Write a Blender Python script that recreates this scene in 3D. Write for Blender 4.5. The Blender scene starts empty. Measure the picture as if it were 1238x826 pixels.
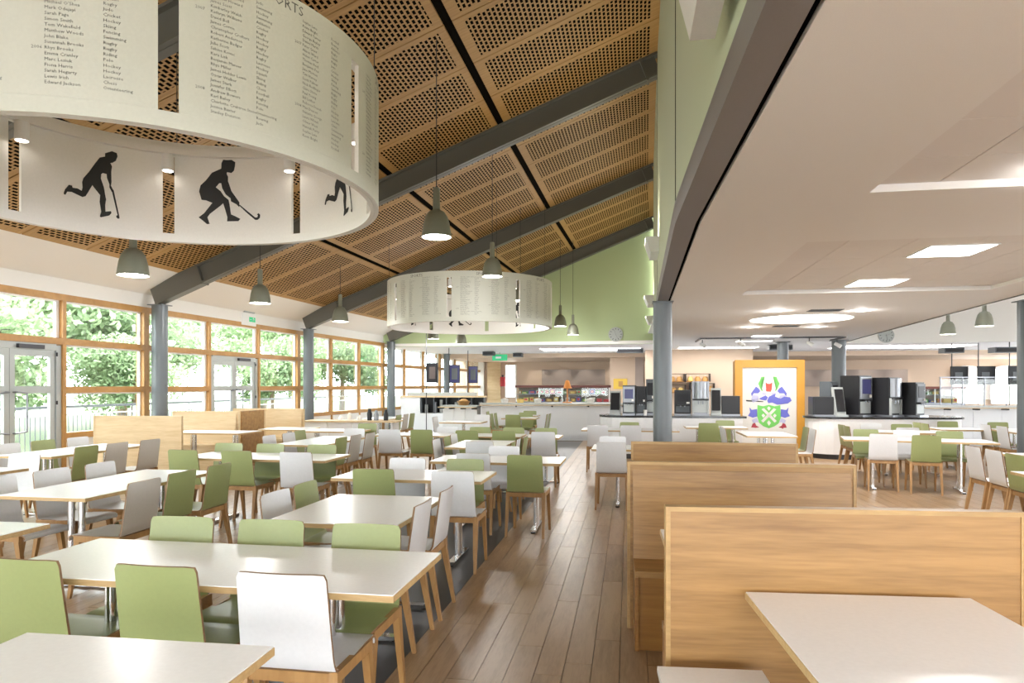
import bpy, bmesh, math, random
from mathutils import Vector, Matrix
random.seed(7)
SC = bpy.context.scene
COL = SC.collection
PI = math.pi

# ------------------------------------------------------------------ camera, world, exposure
cam_d = bpy.data.cameras.new('camera')
cam = bpy.data.objects.new('camera', cam_d); COL.objects.link(cam)
cam.location = (0, 0, 1.5)
cam.rotation_euler = (PI/2, 0, math.atan(141/825))
cam_d.sensor_width = 36; cam_d.lens = 825/1238*36
cam_d.shift_y = 53/1238
cam_d.clip_end = 300
SC.camera = cam

world = bpy.data.worlds.new('overcast_sky'); SC.world = world
world.use_nodes = True
bgn = world.node_tree.nodes['Background']
bgn.inputs[0].default_value = (0.93, 0.97, 1.0, 1)
bgn.inputs[1].default_value = 13.0

SC.view_settings.view_transform = 'Standard'
SC.view_settings.look = 'None'
SC.view_settings.gamma = 1
SC.view_settings.exposure = 0.33
SC.view_settings.use_curve_mapping = False
try:
    SC.cycles.max_bounces = 8
    SC.cycles.diffuse_bounces = 4
    SC.cycles.transparent_max_bounces = 12
    SC.cycles.caustics_reflective = False
    SC.cycles.caustics_refractive = False
    SC.cycles.sample_clamp_indirect = 6
    SC.cycles.use_denoising = True
except Exception:
    pass

LAMP = 0.9          # master strength of all lamps, the added unseen ones included

def area_light(name, loc, size, power, rot=(0, 0, 0), color=(1, .97, .94), shape='RECTANGLE', sy=None, spread=None, parent=None):
    d = bpy.data.lights.new(name, 'AREA'); d.shape = shape; d.size = size
    if sy: d.size_y = sy
    d.energy = power*LAMP; d.color = color
    if spread: d.spread = spread
    o = bpy.data.objects.new(name, d); COL.objects.link(o); o.location = loc; o.rotation_euler = rot
    if parent: o.parent = parent
    return o
def point_light(name, loc, power, radius=.08, color=(1, .985, .96), parent=None):
    d = bpy.data.lights.new(name, 'POINT'); d.energy = power*LAMP; d.shadow_soft_size = radius; d.color = color
    o = bpy.data.objects.new(name, d); COL.objects.link(o); o.location = loc
    if parent: o.parent = parent
    return o
def spot_light(name, loc, target, power, angle=1.2, blend=.6, color=(1, .93, .84), radius=.03, parent=None):
    d = bpy.data.lights.new(name, 'SPOT'); d.energy = power*LAMP; d.spot_size = angle; d.spot_blend = blend
    d.color = color; d.shadow_soft_size = radius
    o = bpy.data.objects.new(name, d); COL.objects.link(o); o.location = loc
    o.rotation_euler = (Vector(target)-Vector(loc)).to_track_quat('-Z', 'Y').to_euler()
    if parent: o.parent = parent
    return o

# ------------------------------------------------------------------ materials
M = {}
def nmat(name):
    m = bpy.data.materials.new(name); m.use_nodes = True
    nt = m.node_tree
    return m, nt, nt.nodes['Principled BSDF']
def mat(name, col, rough=.5, metal=0, spec=.5, emit=None, estr=0, bump=0, bscale=60):
    m, nt, b = nmat(name)
    b.inputs['Base Color'].default_value = (*col, 1)
    b.inputs['Roughness'].default_value = rough
    b.inputs['Metallic'].default_value = metal
    b.inputs['Specular IOR Level'].default_value = spec
    if emit:
        b.inputs['Emission Color'].default_value = (*emit, 1); b.inputs['Emission Strength'].default_value = estr
    tc = nt.nodes.new('ShaderNodeTexCoord'); nz = nt.nodes.new('ShaderNodeTexNoise'); nz.inputs['Scale'].default_value = bscale
    nt.links.new(tc.outputs['Object'], nz.inputs['Vector'])
    mx = nt.nodes.new('ShaderNodeMix'); mx.data_type = 'RGBA'
    mx.inputs['A'].default_value = (*[c*.95 for c in col], 1); mx.inputs['B'].default_value = (*[min(1, c*1.04) for c in col], 1)
    nt.links.new(nz.outputs['Fac'], mx.inputs['Factor']); nt.links.new(mx.outputs['Result'], b.inputs['Base Color'])
    if bump:
        bp = nt.nodes.new('ShaderNodeBump'); bp.inputs['Strength'].default_value = bump; bp.inputs['Distance'].default_value = .002
        nt.links.new(nz.outputs['Fac'], bp.inputs['Height']); nt.links.new(bp.outputs['Normal'], b.inputs['Normal'])
    M[name] = m
    return m
def wood(name, light, dark, scale=(1.2, 14, 14), rough=.42, rand=0.0, island=False, world_space=False):
    m, nt, b = nmat(name)
    N, L = nt.nodes.new, nt.links.new
    if world_space:
        vec = N('ShaderNodeNewGeometry').outputs['Position']
    else:
        vec = N('ShaderNodeTexCoord').outputs['Object']
    geo = N('ShaderNodeNewGeometry'); oi = N('ShaderNodeObjectInfo')
    add = N('ShaderNodeMath'); add.operation = 'ADD'
    L(oi.outputs['Random'], add.inputs[0]); L(geo.outputs['Random Per Island'], add.inputs[1])
    fr = N('ShaderNodeMath'); fr.operation = 'FRACT'; L(add.outputs[0], fr.inputs[0])
    off = N('ShaderNodeVectorMath'); off.operation = 'MULTIPLY_ADD'
    L(fr.outputs[0], off.inputs[0]); off.inputs[1].default_value = (13.1, 7.7, 5.3) if island else (0, 0, 0); L(vec, off.inputs[2])
    mp = N('ShaderNodeMapping'); mp.inputs['Scale'].default_value = scale; L(off.outputs[0], mp.inputs['Vector'])
    n1 = N('ShaderNodeTexNoise'); n1.inputs['Scale'].default_value = 1.0; n1.inputs['Detail'].default_value = 5; n1.inputs['Distortion'].default_value = .6
    L(mp.outputs[0], n1.inputs['Vector'])
    n2 = N('ShaderNodeTexNoise'); n2.inputs['Scale'].default_value = 6.0; n2.inputs['Detail'].default_value = 3
    L(mp.outputs[0], n2.inputs['Vector'])
    mm = N('ShaderNodeMath'); mm.operation = 'MULTIPLY_ADD'; L(n2.outputs['Fac'], mm.inputs[0]); mm.inputs[1].default_value = .55
    L(n1.outputs['Fac'], mm.inputs[2])
    m2 = N('ShaderNodeMath'); m2.operation = 'MULTIPLY_ADD'; L(fr.outputs[0], m2.inputs[0]); m2.inputs[1].default_value = rand; L(mm.outputs[0], m2.inputs[2])
    rp = N('ShaderNodeValToRGB'); rp.color_ramp.elements[0].position = .45; rp.color_ramp.elements[1].position = .95+rand*.6
    rp.color_ramp.elements[0].color = (*dark, 1); rp.color_ramp.elements[1].color = (*light, 1)
    L(m2.outputs[0], rp.inputs['Fac']); L(rp.outputs['Color'], b.inputs['Base Color'])
    b.inputs['Roughness'].default_value = rough
    bp = N('ShaderNodeBump'); bp.inputs['Strength'].default_value = .12; bp.inputs['Distance'].default_value = .002
    L(n2.outputs['Fac'], bp.inputs['Height']); L(bp.outputs['Normal'], b.inputs['Normal'])
    M[name] = m
    return m
def emit(name, col, s):
    m, nt, b = nmat(name)
    b.inputs['Base Color'].default_value = (.9, .9, .9, 1)
    b.inputs['Emission Color'].default_value = (*col, 1); b.inputs['Emission Strength'].default_value = s
    M[name] = m
    return m
def glass(name, tint=(.96, .985, .97), gl=.06):
    m, nt, b = nmat(name)
    nt.nodes.remove(b)
    t = nt.nodes.new('ShaderNodeBsdfTransparent'); t.inputs[0].default_value = (*tint, 1)
    g = nt.nodes.new('ShaderNodeBsdfGlossy'); g.inputs['Roughness'].default_value = .02
    mx = nt.nodes.new('ShaderNodeMixShader')
    fz = nt.nodes.new('ShaderNodeLayerWeight'); fz.inputs['Blend'].default_value = .12
    mu = nt.nodes.new('ShaderNodeMath'); mu.operation = 'MULTIPLY_ADD'; mu.inputs[1].default_value = .5; mu.inputs[2].default_value = gl*.5
    nt.links.new(fz.outputs['Fresnel'], mu.inputs[0]); nt.links.new(mu.outputs[0], mx.inputs[0])
    nt.links.new(t.outputs[0], mx.inputs[1]); nt.links.new(g.outputs[0], mx.inputs[2])
    nt.links.new(mx.outputs[0], nt.nodes['Material Output'].inputs[0])
    M[name] = m
    return m

mat('white_paint', (.80, .78, .74), .6, bump=.05, bscale=200)
mat('ceiling_white', (.90, .88, .865), .7, bump=.05, bscale=200)
mat('tile_white', (.85, .82, .80), .8, bump=.2, bscale=300)
mat('green_wall', (.42, .50, .28), .65, bump=.05, bscale=150)
mat('cream_wall', (.52, .565, .40), .65, bump=.05, bscale=150)
mat('steel_grey', (.115, .112, .095), .42)
mat('column_grey', (.115, .13, .14), .36, metal=.1)
mat('beam_brown', (.19, .17, .162), .45)
mat('black_gap', (.004, .004, .004), .9, spec=0)
mat('felt_black', (.006, .0045, .003), .9, spec=.05)
mat('white_laminate', (.86, .87, .88), .25)
mat('chair_white', (.67, .675, .69), .35)
mat('chair_grey', (.50, .47, .43), .36)
mat('chair_green', (.27, .308, .125), .36)
mat('chrome', (.75, .75, .76), .12, metal=1)
mat('dark_metal', (.05, .05, .055), .35, metal=.6)
mat('lamp_metal', (.24, .25, .20), .4, metal=.2)
mat('alu', (.40, .42, .41), .4, metal=.2)
mat('black_plastic', (.014, .014, .016), .35, spec=.3)
mat('grey_plastic', (.085, .095, .105), .4, spec=.35)
mat('stainless', (.24, .25, .27), .32, metal=.7)
mat('white_plastic', (.80, .80, .79), .35)
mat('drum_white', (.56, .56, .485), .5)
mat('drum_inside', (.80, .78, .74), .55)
mat('ink_black', (.01, .01, .01), .6)
mat('ink_grey', (.10, .10, .09), .6)
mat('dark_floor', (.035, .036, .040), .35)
mat('grey_floor', (.42, .44, .47), .3)
mat('sub_floor', (.11, .072, .043), .6)
mat('worktop_black', (.012, .012, .014), .15)
mat('counter_white', (.72, .725, .735), .3)
mat('frame_yellow', (.52, .25, .028), .5)
mat('crest_white', (.60, .59, .56), .55)
mat('crest_pale', (.40, .40, .58), .55)
mat('crest_green', (.14, .48, .10), .5)
mat('crest_blue', (.11, .12, .47), .5)
mat('crest_red', (.55, .07, .04), .5)
mat('crest_darkred', (.32, .03, .05), .5)
mat('peach_wall', (.62, .475, .355), .6, bump=.05, bscale=150)
mat('recess_brown', (.36, .29, .25), .6)
mat('canopy_brown', (.12, .03, .02), .5)
mat('screen_dark', (.016, .016, .019), .35, spec=.2)
mat('screen_brown', (.10, .08, .075), .35, spec=.2)
mat('screen_blue', (.02, .02, .05), .2, emit=(.10, .10, .26), estr=.35, spec=.2)
mat('red_paint', (.5, .02, .03), .4)
mat('orange_copper', (.62, .24, .06), .35)
mat('yellow_poster', (.72, .48, .06), .5)
mat('pack_blue', (.10, .12, .40), .5)
mat('pack_red', (.55, .05, .06), .5)
mat('pack_yellow', (.75, .55, .18), .5)
mat('pack_white', (.75, .72, .68), .5)
mat('pack_green', (.2, .4, .15), .5)
mat('bread', (.50, .28, .09), .7)
mat('sign_green', (.02, .30, .12), .5, emit=(.05, .55, .25), estr=.5)
mat('deck', (.24, .23, .22), .8)
mat('grass', (.13, .17, .09), .9)
mat('bounce_paving', (.74, .73, .72), .9)  # unseen ground, made very pale to bounce light up to the ceiling
mat('bark', (.16, .11, .07), .9)
wood('oak', (.365, .200, .066), (.200, .100, .028), scale=(1.0, 15, 15), rough=.4)
wood('oak_lip', (.44, .28, .11), (.32, .19, .07), scale=(3, 20, 20), rough=.45)
wood('oak_edge', (.52, .36, .17), (.38, .24, .10), scale=(3, 20, 20), rough=.45)
wood('oak_dark_shade', (.30, .14, .03), (.20, .085, .016), scale=(1.0, 15, 15), rough=.38)  # shelf boards, and the painted shade under the bench seats
wood('oak_pale', (.66, .50, .30), (.52, .36, .19), scale=(1.2, 12, 12), rough=.45)  # pale tops and linings; on the window booths it stands for sunlight
wood('chair_wood', (.37, .205, .075), (.25, .125, .04), scale=(8, 8, 2), rough=.42)
wood('ply_edge', (.26, .15, .075), (.15, .08, .035), scale=(10, 10, 10), rough=.55)
wood('window_wood', (.50, .27, .085), (.36, .18, .05), scale=(3, 3, 3), rough=.45)
wood('plank', (.345, .225, .125), (.185, .110, .052), scale=(16, 1.8, 5), rough=.33, rand=.20, island=True)

def perforated():
    m, nt, b = nmat('perforated_ply')
    N, L = nt.nodes.new, nt.links.new
    def math_(op, a, bb=None, c=None):
        n = N('ShaderNodeMath'); n.operation = op
        for i, x in enumerate((a, bb, c)):
            if x is None: continue
            if isinstance(x, (int, float)): n.inputs[i].default_value = x
            else: L(x, n.inputs[i])
        return n.outputs[0]
    u1 = N('ShaderNodeUVMap'); u1.uv_map = 'metres'
    u2 = N('ShaderNodeUVMap'); u2.uv_map = 'unit'
    s1 = N('ShaderNodeSeparateXYZ'); L(u1.outputs[0], s1.inputs[0])
    s2 = N('ShaderNodeSeparateXYZ'); L(u2.outputs[0], s2.inputs[0])
    x = math_('DIVIDE', s1.outputs[0], .058)
    i = math_('FLOOR', x); fx = math_('FRACT', x)
    par = math_('MODULO', i, 2.0)
    y = math_('MULTIPLY_ADD', par, .5, math_('DIVIDE', s1.outputs[1], .100))
    fy = math_('FRACT', y)
    hx = math_('LESS_THAN', math_('ABSOLUTE', math_('SUBTRACT', fx, .5)), .29)
    hy = math_('LESS_THAN', math_('ABSOLUTE', math_('SUBTRACT', fy, .5)), .36)
    bx = math_('LESS_THAN', math_('ABSOLUTE', math_('SUBTRACT', s2.outputs[0], .5)), .448)
    by = math_('LESS_THAN', math_('ABSOLUTE', math_('SUBTRACT', s2.outputs[1], .5)), .415)
    hole = math_('MULTIPLY', math_('MULTIPLY', hx, hy), math_('MULTIPLY', bx, by))
    nz = N('ShaderNodeTexNoise'); nz.inputs['Scale'].default_value = 2.0; nz.inputs['Detail'].default_value = 4
    mp = N('ShaderNodeMapping'); mp.inputs['Scale'].default_value = (1, 12, 1); L(u1.outputs[0], mp.inputs[0]); L(mp.outputs[0], nz.inputs['Vector'])
    rp = N('ShaderNodeValToRGB'); rp.color_ramp.elements[0].color = (.34, .185, .055, 1); rp.color_ramp.elements[1].color = (.46, .275, .095, 1)
    rp.color_ramp.elements[0].position = .3; rp.color_ramp.elements[1].position = .7
    L(nz.outputs['Fac'], rp.inputs[0]); L(rp.outputs[0], b.inputs['Base Color'])
    b.inputs['Roughness'].default_value = .5
    t = N('ShaderNodeBsdfTransparent'); mx = N('ShaderNodeMixShader')
    L(hole, mx.inputs[0]); L(b.outputs[0], mx.inputs[1]); L(t.outputs[0], mx.inputs[2])
    L(mx.outputs[0], nt.nodes['Material Output'].inputs[0])
    M['perforated_ply'] = m
perforated()
emit('lamp_glow', (1, .93, .82), 9)
emit('led_white', (1, .97, .93), 7)
emit('soft_glow', (1, .96, .9), 4)
glass('window_glass')
glass('guard_glass', (.97, .99, .98), .04)
def leaf_mat():
    m, nt, b = nmat('leaf')
    oi = nt.nodes.new('ShaderNodeNewGeometry'); rp = nt.nodes.new('ShaderNodeValToRGB')
    rp.color_ramp.elements[0].color = (.13, .20, .09, 1); rp.color_ramp.elements[1].color = (.32, .41, .23, 1)
    nt.links.new(oi.outputs['Random Per Island'], rp.inputs[0]); nt.links.new(rp.outputs[0], b.inputs['Base Color'])
    b.inputs['Roughness'].default_value = .5
    tr = nt.nodes.new('ShaderNodeBsdfTranslucent'); nt.links.new(rp.outputs[0], tr.inputs[0])
    mx = nt.nodes.new('ShaderNodeMixShader'); mx.inputs[0].default_value = .4
    nt.links.new(b.outputs[0], mx.inputs[1]); nt.links.new(tr.outputs[0], mx.inputs[2])
    nt.links.new(mx.outputs[0], nt.nodes['Material Output'].inputs[0])
    M['leaf'] = m
leaf_mat()

# ------------------------------------------------------------------ mesh helpers
class MB:
    def __init__(s): s.v = []; s.f = []; s.m = []
    def add(s, vs, fs, mi=0, T=None):
        o = len(s.v)
        s.v += [tuple(T @ Vector(p)) if T else tuple(p) for p in vs]
        s.f += [tuple(i+o for i in q) for q in fs]; s.m += [mi]*len(fs)
        return s
    def box(s, x0, x1, y0, y1, z0, z1, mi=0, T=None):
        return s.add([(x0,y0,z0),(x1,y0,z0),(x1,y1,z0),(x0,y1,z0),(x0,y0,z1),(x1,y0,z1),(x1,y1,z1),(x0,y1,z1)],
                     [(0,3,2,1),(4,5,6,7),(0,1,5,4),(1,2,6,5),(2,3,7,6),(3,0,4,7)], mi, T)
    def hexa(s, p, mi=0):
        return s.add(p, [(0,3,2,1),(4,5,6,7),(0,1,5,4),(1,2,6,5),(2,3,7,6),(3,0,4,7)], mi)
    def bar(s, p, q, w, h, mi=0, up=(0,0,1), w2=None, h2=None):
        p, q = Vector(p), Vector(q); d = (q-p).normalized(); up = Vector(up)
        if abs(d.dot(up)) > .99: up = Vector((0,1,0))
        x = d.cross(up).normalized(); z = x.cross(d).normalized()
        w2 = w2 or w; h2 = h2 or h
        vs = [p+x*a*w/2+z*b*h/2 for a, b in ((-1,-1),(1,-1),(1,1),(-1,1))]+[q+x*a*w2/2+z*b*h2/2 for a, b in ((-1,-1),(1,-1),(1,1),(-1,1))]
        return s.add(vs, [(0,1,2,3),(7,6,5,4),(0,4,5,1),(1,5,6,2),(2,6,7,3),(3,7,4,0)], mi)
    def cyl(s, p, q, r, r2=None, n=14, mi=0, caps=True):
        p, q = Vector(p), Vector(q); d = (q-p).normalized(); r2 = r if r2 is None else r2
        a = Vector((1,0,0)) if abs(d.x) < .9 else Vector((0,1,0))
        x = d.cross(a).normalized(); y = d.cross(x)
        vs = [p+(x*math.cos(2*PI*k/n)+y*math.sin(2*PI*k/n))*r for k in range(n)]+[q+(x*math.cos(2*PI*k/n)+y*math.sin(2*PI*k/n))*r2 for k in range(n)]
        fs = [(k,(k+1)%n,n+(k+1)%n,n+k) for k in range(n)]
        if caps: fs += [tuple(range(n-1,-1,-1)), tuple(range(n,2*n))]
        return s.add(vs, fs, mi)
    def lathe(s, prof, n=24, c=(0,0,0), mi=0):
        vs = [(c[0]+r*math.cos(2*PI*k/n), c[1]+r*math.sin(2*PI*k/n), c[2]+z) for r, z in prof for k in range(n)]
        fs = [(i*n+k, i*n+(k+1)%n, (i+1)*n+(k+1)%n, (i+1)*n+k) for i in range(len(prof)-1) for k in range(n)]
        return s.add(vs, fs, mi)
    def tube(s, pts, r, n=8, mi=0):
        for a, b in zip(pts, pts[1:]): s.cyl(a, b, r, n=n, mi=mi)
        return s
    def prism(s, poly, z0, z1, mi=0, T=None):
        n = len(poly)
        vs = [(x,y,z0) for x, y in poly]+[(x,y,z1) for x, y in poly]
        fs = [(k,(k+1)%n,n+(k+1)%n,n+k) for k in range(n)]+[tuple(range(n-1,-1,-1)), tuple(range(n,2*n))]
        return s.add(vs, fs, mi, T)
    def mesh(s, name, mats, smooth=False):
        me = bpy.data.meshes.new(name); me.from_pydata(s.v, [], s.f); 
        for m in ([mats] if isinstance(mats, str) else mats): me.materials.append(M[m])
        me.polygons.foreach_set('material_index', s.m)
        if smooth:
            me.polygons.foreach_set('use_smooth', [True]*len(me.polygons))
            try: me.set_sharp_from_angle(angle=.7)
            except Exception: pass
        me.update()
        return me
    def build(s, name, mats, parent=None, smooth=False, loc=None):
        return link(name, s.mesh(name, mats, smooth), parent, loc)
def link(name, me, parent=None, loc=None, rz=0):
    o = bpy.data.objects.new(name, me); COL.objects.link(o)
    if parent: o.parent = parent
    if loc: o.location = loc
    if rz: o.rotation_euler = (0, 0, rz)
    return o
def tag(o, label=None, cat=None, group=None, kind=None):
    if label: o['label'] = label
    if cat: o['category'] = cat
    if group: o['group'] = group
    if kind: o['kind'] = kind
    return o
def thing(name, label, cat, loc=(0,0,0), rz=0, group=None, kind=None):
    o = bpy.data.objects.new(name, None); COL.objects.link(o); o.empty_display_size = .1
    o.location = loc; o.rotation_euler = (0,0,rz)
    return tag(o, label, cat, group, kind)
def copy_tree(o, parent=None):
    c = o.copy(); COL.objects.link(c)
    if parent: c.parent = parent
    for ch in list(o.children): copy_tree(ch, c)
    return c
def structure(name, label=None, cat=None, loc=(0,0,0), rz=0):
    return thing(name, label, cat, loc, rz, None, 'structure')

# ------------------------------------------------------------------ plan of the hall (the bays turn slightly to the right)
R = {-2: (.66,-5.2), -1: (.52,.30), 0: (.372,5.63), 1: (.445,10.95), 2: (.575,16.38), 3: (.756,21.5)}
Lp = {-2: (-8.3,-5.2), -1: (-8.48,.30), 0: (-8.52,5.75), 1: (-8.44,11.2), 2: (-8.23,16.65), 3: (-7.86,21.9), 4: (-7.37,27.2), 5: (-6.80,32.4)}
ZL, ZR = 3.36, 6.72
def v3(p, z): return Vector((p[0], p[1], z))
OUT = .30
def wall_pt(k):
    a, b = Vector(Lp[max(k-1,-2)]), Vector(Lp[min(k+1,5)])
    d = (b-a).normalized(); n = Vector((-d.y, d.x))
    return Vector(Lp[k])+n*OUT

# ------------------------------------------------------------------ floor
floor = structure('floor', 'oak plank floor with a dark strip beside the aisle', 'floor')
MB().box(-9.2, 18.2, -5.4, 34.5, -.2, -.012).build('sub_floor', 'sub_floor', floor)
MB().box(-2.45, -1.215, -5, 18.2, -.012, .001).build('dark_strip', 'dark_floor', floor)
MB().box(-9, 18, 18.6, 34, -.012, .0015).build('servery_floor', 'grey_floor', floor)
PW, PL = .146, 1.22
pm = MB()
g = .0007
pm.add([(g,g,-.011),(PW-g,g,-.011),(PW-g,PL-g,-.011),(g,PL-g,-.011),(g+.001,g+.001,0),(PW-g-.001,g+.001,0),(PW-g-.001,PL-g-.001,0),(g+.001,PL-g-.001,0)],
       [(4,5,6,7),(0,1,5,4),(1,2,6,5),(2,3,7,6),(3,0,4,7)])
plank_me = pm.mesh('plank', 'plank')
single, rest = [], []
def near_zone(x, y):
    return (-1.25 <= x <= .25 and 2.3 <= y <= 17) or (1.5 <= x <= 4.6 and 6 <= y <= 12.5)
for (xa, xb) in ((-9.0, -2.45), (-1.215, 18.0)):
    nx = int((xb-xa)/PW)+1
    for i in range(nx):
        x = xa+i*PW
        if x > xb-.02: continue
        offy = random.random()*PL
        for j in range(-1, 20):
            y = -5+j*PL+offy
            if y > 18.55-PL*.5: continue
            (single if near_zone(x+PW/2, y+PL/2) else rest).append((x, y))
single.sort(key=lambda p: math.hypot(*p))
rest += single[285:]; single = single[:285]
for x, y in single: link('plank', plank_me, floor, (x, y, 0))
vs, fs = [], []
for x, y in rest:
    o = len(vs); vs += [(p[0]+x, p[1]+y, p[2]) for p in pm.v]; fs += [tuple(i+o for i in q) for q in pm.f]
big = MB(); big.v = vs; big.f = fs; big.m = [0]*len(fs)
tag(big.build('plank_field', 'plank', floor), kind='stuff')

# ------------------------------------------------------------------ sloping perforated roof
roof = structure('ceiling', 'sloping roof of slotted plywood panels over the left hall', 'ceiling')
SPL = [.05, .284, .503, .718, 1.0]
NP = 5
def roof_pt(k, s, t, dz=0):
    a = v3(Lp[k], ZL).lerp(v3(R[k], ZR), s); b = v3(Lp[k+1], ZL).lerp(v3(R[k+1], ZR), s)
    return a.lerp(b, t)+Vector((0,0,dz))
for k in range(-2, 3):
    # black felt above the slots, and the weather shell above that
    te = 1.06 if k == 2 else 1
    MB().hexa([roof_pt(k,.0,0,.07),roof_pt(k,1.02,0,.07),roof_pt(k,1.02,te,.07),roof_pt(k,.0,te,.07),roof_pt(k,.0,0,.14),roof_pt(k,1.02,0,.14),roof_pt(k,1.02,te,.14),roof_pt(k,.0,te,.14)]).build('acoustic_felt', 'felt_black', roof)
    MB().hexa([roof_pt(k,-.06,0,.22),roof_pt(k,1.02,0,.22),roof_pt(k,1.02,te,.22),roof_pt(k,-.06,te,.22),roof_pt(k,-.06,0,.34),roof_pt(k,1.02,0,.34),roof_pt(k,1.02,te,.34),roof_pt(k,-.06,te,.34)]).build('roof_shell', 'white_paint', roof)
    for c in range(4):
        s0, s1 = SPL[c]+(.006 if c else 0), SPL[c+1]-(.006 if c < 3 else 0)
        for j in range(NP):
            t0, t1 = j/NP+.0016, (j+1)/NP-.0016
            if k == -2 and j < 1: continue
            P = [roof_pt(k,s0,t0), roof_pt(k,s1,t0), roof_pt(k,s1,t1), roof_pt(k,s0,t1)]
            Q = [p+Vector((0,0,.02)) for p in P]
            mb = MB(); mb.add(P+Q, [(0,3,2,1),(0,1,5,4),(1,2,6,5),(2,3,7,6),(3,0,4,7)])
            me = mb.mesh('roof_panel', 'perforated_ply')
            w = (P[1]-P[0]).length; h = (P[3]-P[0]).length
            um = me.uv_layers.new(name='metres'); uu = me.uv_layers.new(name='unit')
            uvc = [(0,0),(1,0),(1,1),(0,1)]
            for poly in me.polygons:
                for li in poly.loop_indices:
                    vi = me.loops[li].vertex_index % 4
                    top = poly.index > 0
                    uu.data[li].uv = (0,0) if top else uvc[vi]
                    um.data[li].uv = (uvc[vi][0]*w, uvc[vi][1]*h)
            link('roof_panel', me, roof)
# white eaves strip between the window wall and the first panels
for k in range(-2, 3):
    w0, w1 = wall_pt(k), wall_pt(k+1)
    a0, a1 = roof_pt(k,.05,0,.0), roof_pt(k,.05,1,.0)
    MB().hexa([v3(w0,3.16), a0, a1, v3(w1,3.16), v3(w0,3.2), a0+Vector((0,0,.03)), a1+Vector((0,0,.03)), v3(w1,3.2)]).build('eaves_lining', 'white_paint', roof)

# rafters
def rafter(k, label):
    a, b = v3(Lp[k], ZL-.19), v3(R[k], ZR-.19)
    t = thing('steel_rafter', label, 'beam', tuple(a)); inv = Matrix.Translation(-a)
    d = b-a; n = Vector((0,0,1))
    def bld(nm, o, w, h, s0=0., s1=1., m='steel_grey'):
        mb = MB(); mb.bar(a+d*s0+n*o-a, a+d*s1+n*o-a, w, h); return mb.build(nm, m, t)
    bld('web', 0, .05, .36); bld('top_flange', .17, .18, .03); bld('bottom_flange', -.17, .18, .03)
    bld('haunch', 0, .175, .37, -.01, .095)
    bld('splice_plate', 0, .19, .385, .095, .0985)
    bld('splice_plate', 0, .19, .385, .975, .9785)
    return t
rafter(-1, 'dark grey steel rafter crossing the roof behind the camera')
rafter(0, 'dark grey steel rafter seen through the slot of the large hanging drum')
rafter(1, 'nearest full dark grey steel rafter, rising right from the column by the door')
rafter(2, 'second dark grey steel rafter, passing just behind the small hanging drum')
rafter(3, 'farthest dark grey steel rafter along the top of the green gable wall')

# columns
def column(x, y, z1, r, label):
    t = thing('steel_column', label, 'column', (x, y, 0))
    MB().cyl((0,0,.01), (0,0,z1), r, n=28).build('shaft', 'column_grey', t, True)
    MB().box(-r*1.5, r*1.5, -r*1.5, r*1.5, 0, .012).build('base_plate', 'column_grey', t)
    MB().box(-r*1.1, r*1.1, -r*1.1, r*1.1, z1-.015, z1).build('cap_plate', 'column_grey', t)
    return t
colz = ZL-.39
column(*Lp[-1], colz, .135, 'grey steel column on the window wall behind the camera')
column(*Lp[0], colz, .135, 'grey steel column on the window wall left of the frame')
column(*Lp[1], colz, .135, 'round grey steel column right of the grey glazed door, carrying the nearest rafter')
column(*Lp[2], colz, .135, 'round grey steel column behind the sunlit-toned booths, carrying the second rafter')
column(*Lp[3], colz, .135, 'round grey steel column left of the three hanging screens')
column(*Lp[4], 2.795, .13, 'round grey steel column behind the right hanging screen')
column(.522, 10.9, 2.80, .145, 'large grey steel column behind the oak booths, under the long beam')
column(6.02, 11.6, 2.795, .145, 'grey steel column at the right edge of the picture')
column(5.95, 20.9, 2.795, .19, 'grey steel column rising behind the black machines on the right island')
column(4.55, 21.5, 2.795, .16, 'slim grey steel column just right of the yellow crest panel')

# ------------------------------------------------------------------ upper wall, beam, flat ceiling
up = structure('wall_right', 'pale green upper wall above the long steel beam', 'wall')
for k in range(-2, 3):
    p, q = Vector(R[k]), Vector(R[k+1]); d = (q-p).normalized(); nrm = Vector((d.y,-d.x))
    e = d*.014
    a, b = p+e, q-e
    MB().hexa([v3(a,2.98), v3(a+nrm*.15,2.98), v3(b+nrm*.15,2.98), v3(b,2.98), v3(a,ZR+.25), v3(a+nrm*.15,ZR+.25), v3(b+nrm*.15,ZR+.25), v3(b,ZR+.25)]).build('wall_panel', 'cream_wall', up)
    a, b = p-e*1.2, p+e*1.2
    MB().hexa([v3(a-nrm*.003,2.98), v3(a+nrm*.14,2.98), v3(b+nrm*.14,2.98), v3(b-nrm*.003,2.98), v3(a-nrm*.003,ZR), v3(a+nrm*.14,ZR), v3(b+nrm*.14,ZR), v3(b-nrm*.003,ZR)]).build('joint_strip', 'black_gap', up)
beam = thing('steel_beam', 'long brown grey steel beam between the sloping roof and the flat white ceiling', 'beam')
for k in range(-2, 3):
    p, q = Vector(R[k]), Vector(R[k+1]); d = (q-p).normalized(); nrm = Vector((d.y,-d.x))
    for nm, o0, o1, z0, z1 in (('bottom_flange', -.004, .16, 2.80, 2.815), ('web', .06, .10, 2.815, 2.955), ('top_flange', -.004, .16, 2.955, 2.979), ('side_plate', -.004, .004, 2.815, 2.955)):
        MB().hexa([v3(p+nrm*o0,z0), v3(p+nrm*o1,z0), v3(q+nrm*o1,z0), v3(q+nrm*o0,z0), v3(p+nrm*o0,z1), v3(p+nrm*o1,z1), v3(q+nrm*o1,z1), v3(q+nrm*o0,z1)]).build(nm, 'beam_brown', beam)

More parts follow.
